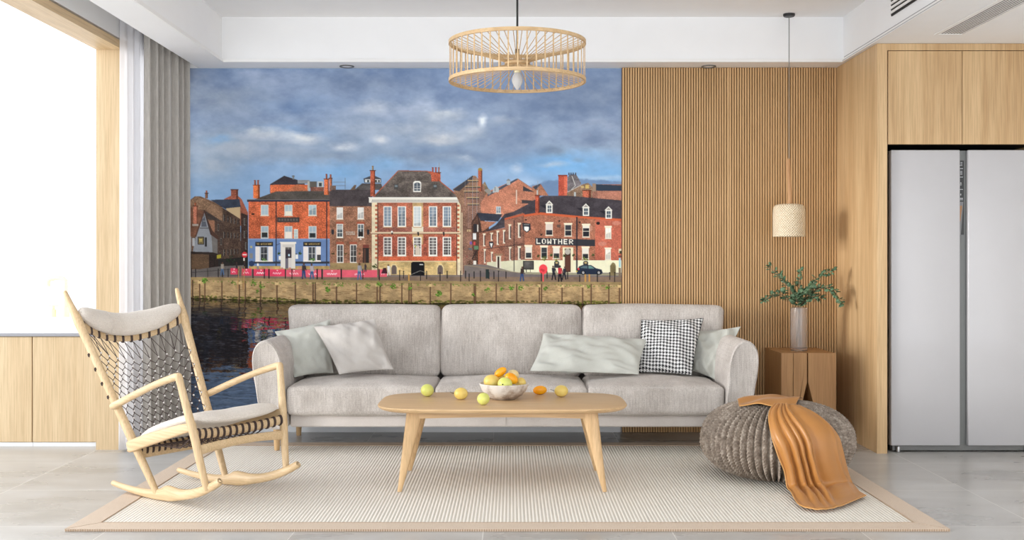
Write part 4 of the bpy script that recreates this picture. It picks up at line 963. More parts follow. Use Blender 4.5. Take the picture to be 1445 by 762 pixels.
# ---- ceiling vents
def slot_vent(name, label, corners, nrm, n, frame_mat, w_frame):
    pass
t = thing('ceiling_diffuser', 'long white slot air diffuser in the low ceiling above the fridge', 'air vent', (3.1, 5.0, SOF))
vx0, vx1 = wx(1318, 1500*(SOF-CAM_H)/(370-48)), wx(1361, 1500*(SOF-CAM_H)/(370-48)); vy1 = 1500*(SOF-CAM_H)/(370-48); vy0 = 3.6
m = MB(); m.box(vx0, vx1, vy0, vy0+.02, SOF-.006, SOF-.0005); m.box(vx0, vx1, vy1-.015, vy1, SOF-.006, SOF-.0005); m.box(vx0, vx0+.02, vy0+.02, vy1-.015, SOF-.006, SOF-.0005); m.box(vx1-.02, vx1, vy0+.02, vy1-.015, SOF-.006, SOF-.0005); m.build('frame', 'white_paint', t, smooth=False)
m = MB(); m.box(vx0+.02, vx1-.02, vy0+.02, vy1-.015, SOF-.0015, SOF-.0005); m.build('slot_backing', 'dark', t, smooth=False)
nb_ = 8; pw = (vx1-vx0-.04)/nb_
for i in range(nb_):
    m = MB(); m.box(vx0+.02+i*pw+.0045, vx0+.02+(i+1)*pw-.0045, vy0+.02, vy1-.016, SOF-.0035, SOF-.0022); m.build('slat', 'white_paint', t, smooth=False)
gy1 = 2.219*1500/(1259-722.5); gz1 = wz(-14, gy1); gz0 = wz(23, gy1)
t = thing('air_grille', 'black slotted air grille high on the side of the ceiling recess', 'air vent', (2.219, gy1-.9, gz0))
m = MB(); m.box(2.212, 2.2185, gy1-1.7, gy1, gz0, TRAY-.03); m.build('slot_backing', 'dark', t, smooth=False)
for i in range(9):
    zz = gz0+i*.0265
    if zz+.012 < TRAY-.03: m = MB(); m.box(2.206, 2.2115, gy1-1.7, gy1, zz+.012, zz+.0265); m.build('slat', 'white_paint', t, smooth=False)
# ---- downlights
def downlight(px, label):
    Y = 1500*(SOF-CAM_H)/(370-93.2); x = wx(px, Y)
    t = thing('downlight', label, 'downlight', (x, Y, SOF), group='recessed downlights in the ceiling margin')
    m = MB(); m.lathe([(.036, -.001), (.050, -.001), (.050, -.006), (.046, -.008), (.036, -.006)], (x, Y, SOF), 32, close=True); m.build('trim_ring', 'grey_metal', t)
    m = MB(); m.lathe([(.0, -.0028), (.036, -.0028), (.036, -.001), (0, -.001)], (x, Y, SOF), 24); m.build('lens', 'white_paint', t)
downlight(489.5, 'recessed downlight left of the large bamboo ring pendant, above the mural')
downlight(1000, 'recessed downlight above the slatted oak panels, left of the small pendant cord')

# ---- curtains
def drape(name, label, mat, pts, ztop, zbot, amp, lam, seed, thick=.0):
    """pleated cloth along the polyline pts (plan)"""
    pts = [Vector((p[0], p[1])) for p in pts]; L = [0]
    for a, b in zip(pts, pts[1:]): L.append(L[-1]+(b-a).length)
    T = L[-1]; N = int(T/lam*14); P = []
    r = random.Random(seed); ph = [r.random()*6.28 for _ in range(4)]
    nz = 26
    for j in range(nz+1):
        z = ztop+(zbot-ztop)*j/nz; row = []
        q = j/nz
        for i in range(N+1):
            s_ = T*i/N; k = max(0, min(len(L)-2, next((a for a in range(len(L)-1) if s_ <= L[a+1]+1e-9), len(L)-2)))
            f = (s_-L[k])/(L[k+1]-L[k]); c = pts[k]*(1-f)+pts[k+1]*f; d = (pts[k+1]-pts[k]).normalized(); n = Vector((d.y, -d.x))
            w_ = 2*PI*s_/lam+.7*math.sin(s_*7+ph[0])+.35*math.sin(s_*19+ph[1]+q*1.2)+.1*q*math.sin(3*q+s_*5)
            o = amp*(2.3*abs(math.sin(w_/2))**.8-1.25+.2*math.sin(2*w_+ph[2])+.22*math.sin(.37*w_+ph[3]))*(.72+.28*q)
            c2 = c+n*o+d*amp*.35*math.cos(w_)
            row.append(Vector((c2.x, c2.y, z)))
        P.append(row)
    t = thing(name, label, 'curtain', (pts[0].x, pts[0].y, zbot))
    m = MB(); m.grid(P); o = m.build('drape_cloth', mat, t, auto=180)
    sm = o.modifiers.new('thickness', 'SOLIDIFY'); sm.thickness = .0015
    top = [Vector((p.x, p.y, ztop+.012)) for p in (pts[0], pts[-1])]
    m = MB(); m.tube(top, .012, 10); m.build('curtain_rail', 'white_paint', t)
drape('grey_curtain', 'grey pleated full-length curtain hanging beside the mural', 'drape', [(-2.330, 6.75), (-2.268, 7.05), (-2.218, 7.265)], 2.75, .012, .030, .080, 3)
drape('sheer_curtain', 'white sheer full-length curtain beside the oak jamb', 'sheer', [(-2.412, 6.54), (-2.36, 6.72), (-2.39, 6.90), (-2.40, 7.2)], 2.76, .012, .012, .07, 9)

# ---- kitchen units seen through the opening
KY = 6.75; kt = wz(474.5, KY)
def base_unit(x0, x1, label):
    t = thing('base_cabinet', label, 'cabinet', ((x0+x1)/2, KY, 0), group='pale oak kitchen base cabinets')
    m = MB(); m.box(x0+.001, x1-.001, KY+.02, KY+.6, .025, kt); m.build('carcass', 'oak_light', t, smooth=False)
    m = MB(); m.box(x0+.003, x1-.003, KY, KY+.019, .028, kt-.004, .0015); m.build('door', 'oak_light', t, smooth=False)
    m = MB(); m.box(x0+.001, x1-.001, KY+.012, KY+.03, .0, .0245); m.build('plinth', 'skirting', t, smooth=False)
kx = wx(45.5, KY)
base_unit(kx, -2.60, 'pale oak base cabinet nearest the timber jamb, beside the rocking chair')
base_unit(kx-.9, kx, 'pale oak base cabinet farther left, second from the timber jamb')
t = thing('kitchen_worktop', 'deep white worktop with a grey front edge over the pale oak cabinets', 'worktop', (-4.4, KY, kt))
m = MB(); m.box(-5.0, -2.60, KY-.01, KY+.02, kt, wz(470.2, KY), .001); m.build('edge_strip', 'worktop_edge', t, smooth=False)
m = MB(); m.box(-7.5, -2.60, KY+.0205, 10.15, kt, wz(470, KY)); m.build('slab', 'worktop', t, smooth=False)
KT = wz(470, KY)
yk = 1500*(CAM_H-KT)/(447-370)
def tap(px, Y, s):
    x = wx(px, Y); z = KT
    t = thing('kitchen_tap', 'pale brass swan-neck tap standing on the white worktop', 'tap', (x, Y, z))
    m = MB(); m.lathe([(.034, 0), (.034, .075), (.03, .08), (.0, .08)], (x, Y, z), 20); m.build('base', 'brass', t)
    m = MB(); m.tube([(x, Y, z+.07), (x, Y, z+.30)], .02, 12); m.build('stem', 'brass', t)
    m = MB(); m.tube([(x, Y, z+.29), (x-.02, Y, z+.315), (x-.08, Y, z+.32), (x-.13, Y, z+.31), (x-.145, Y, z+.29), (x-.145, Y, z+.25)], .02, 12); m.build('spout', 'brass', t)
tap(92.5, yk, 1)
x = wx(75, yk); t = thing('tap_handle', 'pale brass cross-top tap valve left of the swan-neck tap', 'tap', (x, yk, KT))
m = MB(); m.lathe([(.026, 0), (.026, .06), (.014, .062), (.014, .09), (0, .09)], (x, yk, KT), 20); m.build('base', 'brass', t)
m = MB(); m.box(x-.04, x+.04, yk-.008, yk+.008, KT+.085, KT+.098, .003); m.build('lever', 'brass', t)

# ================================================================= RUG
RY0, RY1, RXa, RXb = 4.615, 6.83, -1.942, 1.902; RZ = .012
t = thing('area_rug', 'large cream ribbed rug with a beige border under the coffee table', 'rug', (-.02, 5.7, 0))
m = MB(); m.box(RXa+.11, RXb-.11, RY0+.11, RY1-.11, .001, RZ-.002, 0); m.build('field', 'rug', t, smooth=False)
def mitre(a, b, c, d):
    mm = MB(); mm.poly_extrude([a, b, c, d], .001, RZ, 'z'); return mm
o4 = [(RXa, RY0), (RXb, RY0), (RXb, RY1), (RXa, RY1)]; i4 = [(RXa+.113, RY0+.113), (RXb-.113, RY0+.113), (RXb-.113, RY1-.113), (RXa+.113, RY1-.113)]
for k in range(4):
    e = .0015
    mm = mitre(o4[k], o4[(k+1) % 4], i4[(k+1) % 4], i4[k]); mm.build('border_strip', 'rug_border', t, smooth=False)
m = MB(); ring = [(i4[k][0], i4[k][1], RZ) for k in range(4)]
for k in range(4): m.tube([ring[k], ring[(k+1) % 4]], .0022, 6)
for k in range(4): m.tube([(i4[k][0], i4[k][1], RZ), (o4[k][0], o4[k][1], RZ)], .0012, 5)
m.build('inner_seam', 'rug_edge', t)
m = MB(); n = int((RXb-RXa)/.0105)
for i in range(n): 
    x = RXa+(i+.5)*(RXb-RXa)/n; m.box(x-.003, x+.003, RY0-.002, RY0+.0005, .001, RZ-.001)
o = m.build('edge_stitches', 'rug_edge', t, smooth=False); o['kind'] = 'stuff'

# ================================================================= SOFA
SX = -.04
t = thing('sofa', 'long light grey woven three-seat sofa with flared arms in front of the mural', 'sofa', (SX, 6.8, 0))
m = MB(); m.box(-1.352, 1.272, 6.475, 7.2, .165, .245, .012); m.build('base_frame', 'sofa_base', t)
m = MB(); m.box(SX-.0015, SX+.0015, 6.472, 6.477, .17, .24); m.build('frame_seam', 'piping', t)
for i, (a, b) in enumerate(((-1.365, -.472), (-.468, .455), (.459, 1.285))):
    m = MB(); softbox(m, a, b, 6.42, 7.02, .243, .420, .032, 28, (.006, .008, .036), .0035, 11*i, 5); c = m.build('seat_cushion', 'sofa', t)
    m = MB(); zt = .405
    m.tube([(a+.02, 6.437, zt-.002), ((a+b)/2, 6.4265, zt+.006), (b-.02, 6.437, zt-.002)], .0036, 6); m.build('piping', 'piping', c)
for i, (a, b, sl) in enumerate(((-1.490, -.477, 1), (-.468, .458, 0), (.468, 1.408, -1))):
    m = MB(); softbox(m, a, b, 6.99, 7.17, .41, .884, .045, 26, (.010, .022, .008), .004, 5+7*i, 3.2)
    # outer lower corners draw in towards the arm
    for q in range(len(m.v)):
        x, y, z = m.v[q]; f = max(0, (.884-z)/.47); e = (x-a)/(b-a)
        if sl == 1: x += .05*f*(1-e)
        if sl == -1: x -= .05*f*e
        y = y-.03*f+.03
        m.v[q] = (x, y, z)
    m.build('back_cushion', 'sofa', t)
m = MB(); m.box(-1.40, 1.32, 7.20, 7.25, .17, .80, .015); m.build('back_panel', 'sofa_base', t)
# arms: flared profile swept front to back
prof = [(1.288, .168), (1.290, .30), (1.296, .43), (1.303, .52), (1.314, .58), (1.332, .632), (1.356, .670), (1.385, .692), (1.415, .697), (1.446, .688), (1.470, .662), (1.485, .622), (1.489, .565), (1.483, .49), (1.468, .40), (1.450, .30), (1.428, .21), (1.418, .168)]
def arm(sgn):
    m = MB(); pr = []
    n = len(prof)
    # densify with a closed Catmull curve
    for i in range(n):
        p0, p1, p2, p3 = [Vector(prof[(i+k) % n]) for k in (-1, 0, 1, 2)]
        for s in range(4):
            u = s/4; pr.append(.5*((2*p1)+(-p0+p2)*u+(2*p0-5*p1+4*p2-p3)*u*u+(-p0+3*p1-3*p2+p3)*u**3))
    c = Vector((1.375, .45)); rows = []
    for y, s in ((6.405, .80), (6.400, .90), (6.405, .955), (6.418, .985), (6.44, 1), (6.7, 1), (6.95, 1), (7.16, 1), (7.185, .98), (7.20, .94)):
        row = []
        for p in pr:
            q = p-c; L = q.length; d = (1-s)*.13; q = q*(max(L-d, .01)/L); q += c
            yy = y+(.02 if p.y > .6 else 0)*0
            wv = .0025*noise.noise(Vector((q.x*6, yy*6, q.y*6+sgn)))
            row.append(Vector((SX+sgn*(q.x-SX+wv), yy, q.y)))
        rows.append(row)
    m.grid(rows, True)
    k = len(pr); m.f.append(tuple(range(k))); nv = len(m.v); m.f.append(tuple(range(nv-1, nv-k-1, -1)))
    a = m.build('arm', 'sofa', t, auto=60)
    m = MB(); pts = []
    for p in pr:
        q = p-c; q = q*((q.length-.006)/q.length)+c; pts.append((SX+sgn*(q.x-SX), 6.409, q.y))
    m.tube(pts+[pts[0]], .0022, 6); m.build('arm_piping', 'piping', a)
arm(1); arm(-1)
for x, y in ((-1.448, 6.55), (-1.44, 7.18), (1.36, 6.55), (1.36, 7.18)):
    m = MB(); z0 = RZ if y < RY1 and x > RXa and x < RXb else 0
    m.lathe([(.015, 0), (.017, .003), (.024, .17-z0), (0, .17-z0)], (x, y, z0), 16); m.build('leg', 'oak_leg', t)

# ---- loose cushions
def pillow(name, label, mat, cor, Y, thick, pinch=.06, n=34, wr=.0095, seed=0, group='cushions on the sofa', uv=False, edge=None):
    """cor: corner points tl, tr, br, bl in print units, Y their distances"""
    C4 = [un(*c, y) for c, y in zip(cor, Y)]
    c = sum(C4, Vector())/4; nx = ((C4[1]+C4[2])-(C4[0]+C4[3])).normalized(); nn = nx.cross(((C4[0]+C4[1])-(C4[2]+C4[3])).normalized())
    if nn.y > 0: nn = -nn
    ax = [None, None]; out = {}
    def at(a, b, side):
        u, v = (a+1)/2, (b+1)/2
        p = C4[3].lerp(C4[2], u).lerp(C4[0].lerp(C4[1], u), v)
        # edges curve inward
        cx_, cy_ = C4[3].lerp(C4[2], .5).lerp(C4[0].lerp(C4[1], .5), v), C4[3].lerp(C4[0], .5).lerp(C4[2].lerp(C4[1], .5), u)
        p = p+(cx_-p)*pinch*(1-b*b)*abs(a)**3+(cy_-p)*pinch*(1-a*a)*abs(b)**3
        e = max(0, (1-abs(a)**2.2))*max(0, (1-abs(b)**2.2))
        h = thick*(e**.55)
        w = noise.noise(Vector((a*2.1+seed, b*2.1, side)))*wr*2.4+noise.noise(Vector((a*5+seed*2, b*5+a*2, side*3)))*wr
        w += wr*1.5*math.sin((a+b*.6)*9+seed)*abs(a*b)*1.5
        return p+nn*side*h+nn*w*min(1, e*6)+nn*.004*noise.noise(Vector((a*4, b*4, seed)))
    m = MB()
    for side in (1, -1):
        P = []
        for j in range(n+1):
            b = -1+2*j/n; b = math.sin(b*PI/2)
            P.append([at(math.sin((-1+2*i/n)*PI/2), b, side) for i in range(n+1)])
        m.grid(P)
    lowest = min(v[2] for v in m.v)
    root = thing(name, label, 'cushion', (c.x, c.y, lowest), group=group)
    o = m.build('cover', mat, root, auto=180)
    if uv:
        ul = o.data.uv_layers.new(name='UVMap'); H = C4[0]-C4[3]; Wd = C4[2]-C4[3]; off = Vector(root.location)
        for lp in o.data.loops:
            p = o.data.vertices[lp.vertex_index].co+off-C4[3]
            u = p.dot(Wd)/Wd.length_squared; v = p.dot(H)/H.length_squared; ul.data[lp.index].uv = (u, v)
    m = MB(); loop = [at(-1+2*i/20, -1, 1) for i in range(20)]+[at(1, -1+2*i/20, 1) for i in range(20)]+[at(1-2*i/20, 1, 1) for i in range(20)]+[at(-1, 1-2*i/20, 1) for i in range(20)]
    m.tube(loop+[loop[0]], .0022, 6, cap=False); m.build('seam', edge or mat, root)
    return root
pillow('scatter_cushion', 'sage grey square cushion at the left arm, half hidden behind another', 'cushion_green', [(388, 468), (466, 451), (470, 526), (416, 532)], [6.93, 6.97, 6.86, 6.70], .052, seed=1)
pillow('scatter_cushion', 'pinkish grey square cushion leaning in front at the left end', 'cushion_grey', [(443, 461), (529, 450), (555, 521), (479, 528)], [6.84, 6.86, 6.68, 6.60], .062, seed=4)
pillow('lumbar_cushion', 'long pale sage lumbar cushion lying across the right seats', 'cushion_green', [(767, 470.5), (913, 479), (901, 528), (748, 523)], [6.92, 6.90, 6.66, 6.68], .055, .04, n=44, seed=7)
pillow('scatter_cushion', 'black and white houndstooth square cushion at the right end', 'hound', [(905, 451.5), (992.5, 449), (976, 529.5), (897, 526)], [6.99, 6.95, 6.76, 6.82], .055, .05, seed=12, uv=True)
pillow('scatter_cushion', 'sage grey square cushion against the right arm behind the houndstooth one', 'cushion_green', [(974, 468), (1045, 461), (1012, 537), (972, 522)], [7.00, 6.97, 6.78, 6.92], .05, seed=17)

# ================================================================= COFFEE TABLE
TT = .437; TCX = -.05; TYC = 5.64
t = thing('coffee_table', 'low pale oak coffee table with rounded top and splayed tapered legs', 'table', (TCX, TYC, RZ))
def sup(hw, hd, n=72, e=5.2):
    r = []
    for i in range(n):
        a = 2*PI*i/n; c, s = math.cos(a), math.sin(a)
        x = hw*math.copysign(abs(c)**(2/e), c); y = hd*math.copysign(abs(s)**(2/e), s)
        r.append((TCX+x, TYC+y))
    return r
m = MB(); rows = []
for z, d in ((TT-.026, .030), (TT-.020, .014), (TT-.012, .004), (TT-.005, 0), (TT-.001, .002), (TT, .005)):
    rows.append([Vector((x, y, z)) for x, y in sup(.648-d, .362-d, 96, 4.2)])
m.grid(rows, True); k = len(rows[0]); m.f.append(tuple(range(k))); nv = len(m.v); m.f.append(tuple(range(nv-1, nv-k-1, -1)))
m.build('tabletop', 'oak_x', t, auto=50)
# rails
def rail(a, b, z1, h0, h1, th):
    m = MB(); a = Vector((a[0], a[1], 0)); b = Vector((b[0], b[1], 0)); N = 14; d = (b-a).normalized(); nrm = Vector((-d.y, d.x, 0))*th/2; P = [[], [], [], []]
    for i in range(N+1):
        q = i/N; p = a.lerp(b, q); h = h0+(h1-h0)*(2*q-1)**2
        for k_, (s, z) in enumerate(((-1, z1), (1, z1), (1, z1-h), (-1, z1-h))): v = p+nrm*s; P[k_].append(Vector((v.x, v.y, z)))
    m.grid([P[0], P[1], P[2], P[3], P[0]]); nv = N+1
    m.f.append((0, nv, 2*nv, 3*nv)); m.f.append((N, N+nv, N+2*nv, N+3*nv)); return m
zb = TT-.0262
for y in (5.40, 5.88): rail((-.50, y), (.40, y), zb, .027, .035, .022).build('apron', 'oak_x', t)
for x in (-.50, .40): rail((x, 5.40), (x, 5.88), zb, .03, .04, .022).build('apron', 'oak_leg', t)
for sx in (-1, 1):
    for sy in (-1, 1):
        top = Vector((TCX+sx*.462, TYC+sy*.232, zb)); bot = Vector((TCX+sx*.512, TYC+sy*.272, RZ))
        m = MB(); rows = []
        for q in (0, .12, .3, .5, .7, .9, 1):
            p = top.lerp(bot, q); a = .032*(1-q)**.9+.0105; b = .020*(1-q)+.0105
            row = []
            for k in range(16):
                th = 2*PI*k/16; c, s = math.cos(th), math.sin(th); e = 2/3.2
                xx = math.copysign(abs(c)**e, c)*a; yy = math.copysign(abs(s)**e, s)*b
                row.append(p+Vector((xx-sx*(a-.0105)*.75+sx*.006, yy-sy*(b-.011)*.5, 0)))
            rows.append(row)
        m.grid(rows, True); m.f.append(tuple(range(16))); nv = len(m.v); m.f.append(tuple(range(nv-1, nv-17, -1)))
        m.build('leg', 'oak_leg', t, auto=60)
for sx in (-1, 1):
    xs_ = TCX+sx*.485; m = MB(); m.tube([(xs_, TYC-.245, .225), (xs_, TYC+.245, .225)], (.012, .008), 10); m.build('stretcher', 'oak_leg', t)

# ---- fruit bowl and fruit
bx, by = wx(711, 5.70), 5.70
m = MB()
pr = [(0, .012), (.05, .013), (.085, .026), (.112, .052), (.127, .084), (.130, .0855), (.1335, .083), (.120, .048), (.095, .020), (.064, .003), (.060, 0), (.050, 0), (.045, .004), (0, .004)]
m.lathe(pr, (bx, by, TT), 56, wob=lambda a, z: .012*math.sin(a*3+1)+.006*math.sin(a*7+z*40)); b_ = m.build('fruit_bowl', 'bowl', None, origin=(bx, by, TT)); tag(b_, 'mottled white and brown stoneware bowl filled with fruit on the coffee table', 'bowl')
def fruit(label, mat, px, py, Y, rx, rz, tilt=0, stem=None, group='fruit in the bowl', name='round_fruit', dark=None, depth=None):
    c = un(px, py, Y) if py is not None else None
    M = Matrix.Rotation(tilt, 3, 'Y'); m = MB()
    seg, rg = 26, 18; vs = []; fs = []
    for i in range(rg+1):
        ph = PI*i/rg
        for k in range(seg):
            a = 2*PI*k/seg; r = 1+.02*math.sin(5*a)*math.sin(ph)+.012*noise.noise(Vector((math.cos(a)*2, math.sin(a)*2, ph*2+px)))
            p = Vector((rx*math.cos(ph), rz*math.sin(ph)*math.cos(a)*r, rz*math.sin(ph)*math.sin(a)*r)); vs.append(c+M @ p)
    for i in range(rg):
        for k in range(seg): fs.append((i*seg+k, i*seg+(k+1) % seg, (i+1)*seg+(k+1) % seg, (i+1)*seg+k))
    m.add(vs, fs); z0 = min(v[2] for v in m.v)
    root = thing(name, label, 'fruit', (c.x, c.y, z0), group=group)
    m.build('skin', mat, root)
    e = M @ Vector((-rx, 0, 0)) if stem != 'front' else Vector((-.3*rx, -rz*.95, 0))
    if stem:
        m = MB()
        if stem == 'long': m.tube([c+e*.95, c+e*1.25+Vector((0, -.003, .004)), c+e*1.6+Vector((0, -.004, .011))], [.0016, .0013, .0012], 6)
        else: m.ball(c+e*.98, (.0045, .003, .0035), 8, 5)
        m.build('stem', 'black', root)
    return root
G2 = 'fruit lying on the coffee table'
def onT(px, py, rx, rz): return (CAM_H-(TT+rz))*F/(py-CY)
for (lab, mat, px, py, rx, rz, tl, st, nm) in (
    ('lime-yellow round fruit on the table, farthest left', 'fruit_green', 603, 550.8, .036, .034, .2, None, 'round_fruit'),
    ('yellow round fruit with a long stem, second from the left on the table', 'fruit_yellow', 650.5, 555.5, .037, .032, 0, 'long', 'round_fruit'),
    ('small lime-yellow fruit in front of the bowl, nearest the table edge', 'fruit_green', 682, 562.8, .0315, .0325, 1.2, None, 'round_fruit'),
    ('small oval orange fruit on the table just right of the bowl', 'fruit_orange', 762, 550.6, .0385, .0245, -.05, None, 'oval_fruit'),
    ('yellow fruit with a stem on the table, farthest right', 'fruit_yellow', 792, 551.8, .0375, .032, 0, 'long', 'round_fruit')):
    fruit(lab, mat, px, py, onT(px, py, rx, rz), rx, rz, tl, st, G2, nm)
for (lab, mat, px, py, Y, rx, rz, tl, st, nm) in (
    ('tilted oval orange fruit on top of the heap in the bowl', 'fruit_orange', 706.3, 525.3, 5.71, .037, .022, -.62, None, 'oval_fruit'),
    ('pale yellow fruit at the back of the bowl behind the orange ones', 'fruit_pale', 724, 529.5, 5.755, .032, .030, 0, None, 'round_fruit'),
    ('oval orange fruit at the centre right of the bowl', 'fruit_orange', 721.5, 534.2, 5.655, .038, .0275, .55, None, 'oval_fruit'),
    ('lime-yellow fruit with a dark eye at the front of the bowl', 'fruit_green', 712.6, 541.5, 5.622, .039, .034, .1, 'front', 'round_fruit'),
    ('large yellow fruit at the left side of the bowl', 'fruit_yellow', 694, 538.5, 5.69, .044, .037, .1, None, 'round_fruit'),
    ('yellow fruit in the middle of the bowl behind the lime-yellow one', 'fruit_yellow', 706, 536.5, 5.765, .034, .031, 0, None, 'round_fruit'),
    ('yellow fruit at the right side of the bowl', 'fruit_yellow', 734.5, 540.5, 5.70, .030, .030, 0, None, 'round_fruit')):
    fruit(lab, mat, px, py, Y, rx, rz, tl, st, 'fruit in the bowl', nm)

# ================================================================= POUF AND THROW
PXc, PYc, PR = 1.437, 5.77, .398; PHZ = .204; PZC = RZ+PHZ-.004
def prad(z):
    q = min(1, abs((z-PZC)/PHZ)); return PR*(1-q**2.25)**(1/2.15)
t = thing('knitted_pouf', 'chunky knitted brown-grey pouf standing on the right of the rug', 'pouf', (PXc, PYc, RZ))
NR = 62; SEGR = 12; NU = NR*SEGR; NV = 290; P = []
for j in range(NV+1):
    th = -PI/2+PI*j/NV
    c, s = math.cos(th), math.sin(th)
    e1, e2 = 2/2.15, 2/2.25
    e1, e2 = 2/2.5, 2/2.35; r0 = PR*abs(c)**e1; z0 = PZC+PHZ*math.copysign(abs(s)**e2, s)
    z0 = max(z0, RZ+.001)
    row = []
    fade = min(1, r0/PR*1.6)
    for i in range(NU):
        a = 2*PI*i/NU; tw = 0           # ribs lean a little
        rp = (i % SEGR)/SEGR; k = i//SEGR
        ridge = math.sin(PI*rp)**1.3
        stz = (j/NV*40+(.5 if rp > .5 else 0)+.5*(k % 2))*2*PI
        v = abs(rp-.5)*2
        st = .5+.5*math.sin(stz+v*2.2)
        h = .048*ridge*(.78+.22*st)-.033
        wob = .006*noise.noise(Vector((math.cos(a)*3, math.sin(a)*3, z0*6)))
        r = r0+(h+wob)*fade*abs(c)**.3; z = z0+h*s*.7*fade
        row.append(Vector((PXc+r*math.cos(a+tw), PYc+r*math.sin(a+tw), max(z, RZ+.0005))))
    P.append(row)
m = MB(); m.grid(P, True); m.build('knitted_cover', 'knit', t, auto=180)

def hullr(z):
    if z >= PZC: return prad(z)
    return PR+.03*(1-max(z-RZ, 0)/(PZC-RZ))**2*0+ .012*(PZC-z)/(PZC-RZ)
def drapehit(px, py, off):
    d = Vector(((px-CX)/F, 1, -(py-CY)/F)); best = None; bd = 9
    y = 4.9
    while y < 6.4:
        p = Vector((d.x*y, y, CAM_H+d.z*y))
        if p.z <= RZ+off*.6: return Vector((p.x, p.y, RZ+off*.6))
        rr = math.hypot(p.x-PXc, p.y-PYc)
        zc = p.z
        if zc < PZC+PHZ+off:
            zi = PZC+(zc-PZC)*PHZ/(PHZ+off) if zc > PZC else zc
            R = hullr(min(zi, PZC+PHZ-1e-4))+off
            if rr <= R: return p
        dd = max(0, zc-(PZC+PHZ+off))+max(0, rr-(PR if zc < PZC+.1 else hullr(min(zc, PZC+PHZ-1e-3)))-off)
        if dd < bd: bd = dd; best = p.copy()
        y += .004
    return best
def lerpoly(pl, t):
    L = [0]
    for a, b in zip(pl, pl[1:]): L.append(L[-1]+math.dist(a, b))
    s = t*L[-1]
    for k in range(len(pl)-1):
        if s <= L[k+1]+1e-9:
            f = (s-L[k])/(L[k+1]-L[k]); return (pl[k][0]*(1-f)+pl[k+1][0]*f, pl[k][1]*(1-f)+pl[k+1][1]*f)
    return pl[-1]
Lft = [(1093, 569.5), (1085, 578), (1084, 592), (1089, 618), (1099, 647), (1107, 664), (1111, 688), (1125, 709)]
Rgt = [(1127, 571.5), (1150, 583), (1172, 600), (1185, 616), (1191, 640), (1197, 668), (1206, 690), (1222, 698)]
Cb = [(0, 0), (1, 0)]
NI, NJ = 120, 90; base = []
for j in range(NJ+1):
    tj = j/NJ; a = lerpoly(Lft, tj); b = lerpoly(Rgt, tj); row = []
    for i in range(NI+1):
        u = i/NI; px = a[0]*(1-u)+b[0]*u; py = a[1]*(1-u)+b[1]*u+tj**6*13*math.sin(PI*u**.8)
        row.append(drapehit(px, py, .034))
    base.append(row)
def smooth_grid(G, it):
    for _ in range(it):
        H = [r[:] for r in G]
        for j in range(1, len(G)-1):
            for i in range(1, len(G[0])-1):
                H[j][i] = (G[j][i]*2+G[j-1][i]+G[j+1][i]+G[j][i-1]+G[j][i+1])/6
        for j in range(1, len(G)-1): 
            for i in (0, -1): H[j][i] = (G[j][i]*2+G[j-1][i]+G[j+1][i])/4
        G = H
    return G
base = smooth_grid(base, 22)
def foldh(u, tj):
    # gathered at the top, a few deep folds running down on the left, broad smooth belly on the right
    k = 0
    uu = u+.10*math.sin(tj*3.0)*(1-u)+.03*math.sin(tj*9+u*3)
    for c, wd, h in ((.03, .04, .010), (.17, .055, .019), (.31, .04, .022), (.41, .028, .016), (.52, .030, .026), (.80, .17, .018), (.985, .03, .006)):
        cc = c*(1-.12*tj)+.10*tj*math.sin(PI*c)
        d = (uu-cc)/wd
        k += h*math.exp(-d*d)*(.35+.75*min(1, tj*1.6))
    for c, wd, h in ((.10, .03, .008), (.245, .03, .014), (.365, .02, .010), (.465, .020, .014), (.60, .05, .010)):
        cc = c*(1-.12*tj)+.10*tj*math.sin(PI*c); d = (uu-cc)/wd; k -= h*math.exp(-d*d)*min(1, tj*2)
    # puddled hem
    f = max(0, (tj-.80)/.20); k *= 1-.93*f*f*(3-2*f)
    if tj > .84: k += .014*math.sin(min(1, (tj-.84)/.10)*PI)*(.4+.6*math.sin(u*2.6+.2))
    return k
G = []
for j in range(NJ+1):
    row = []
    for i in range(NI+1):
        p = base[j][i]; a = base[j][min(i+1, NI)]-base[j][max(i-1, 0)]; b = base[min(j+1, NJ)][i]-base[max(j-1, 0)][i]
        n = a.cross(b); n = n.normalized() if n.length > 1e-9 else Vector((0, 0, 1))
        if n.dot(p-Vector((PXc, PYc, -.1))) < 0: n = -n
        q = p+n*(foldh(i/NI, j/NJ)-.004)
        q.z = max(q.z, RZ+.004)
        row.append(q)
    G.append(row)
# tail lying over the top towards the left
Ta = [(1041, 565.5), (1060, 565), (1085, 568), (1112, 569), (1134, 574)]; Tb = [(1044, 572), (1062, 573.5), (1078, 578.5), (1090, 583), (1120, 588)]
G2_ = []
for j in range(26):
    v = j/25; row = []
    for i in range(61):
        u = i/60; a = lerpoly(Ta, u); b = lerpoly(Tb, u)
        # on the crown of the pouf: plan position from the surface just under the cloth
        px, py = a[0]*(1-v)+b[0]*v, a[1]*(1-v)+b[1]*v
        zt = RZ+2*PHZ+.0-.0
        yy = 5.82-(.17+.10*u)*v
        x = (px-CX)*yy/F
        rr = math.hypot(x-PXc, yy-PYc); q = min(.999, rr/PR)
        zs_ = PZC+PHZ*(1-q**2.15)**(1/2.25)
        row.append(Vector((x, yy, zs_+.025+.006*math.sin(v*7+u*5)+.003*math.sin(u*14+v*3))))
    G2_.append(row)
t = thing('throw_blanket', 'caramel satin throw draped over the knitted pouf onto the rug', 'throw', (1.55, 5.4, RZ))
m = MB(); m.grid(G); o = m.build('cloth', 'satin', t, auto=180); sm = o.modifiers.new('thickness', 'SOLIDIFY'); sm.thickness = .003; sm.offset = 1
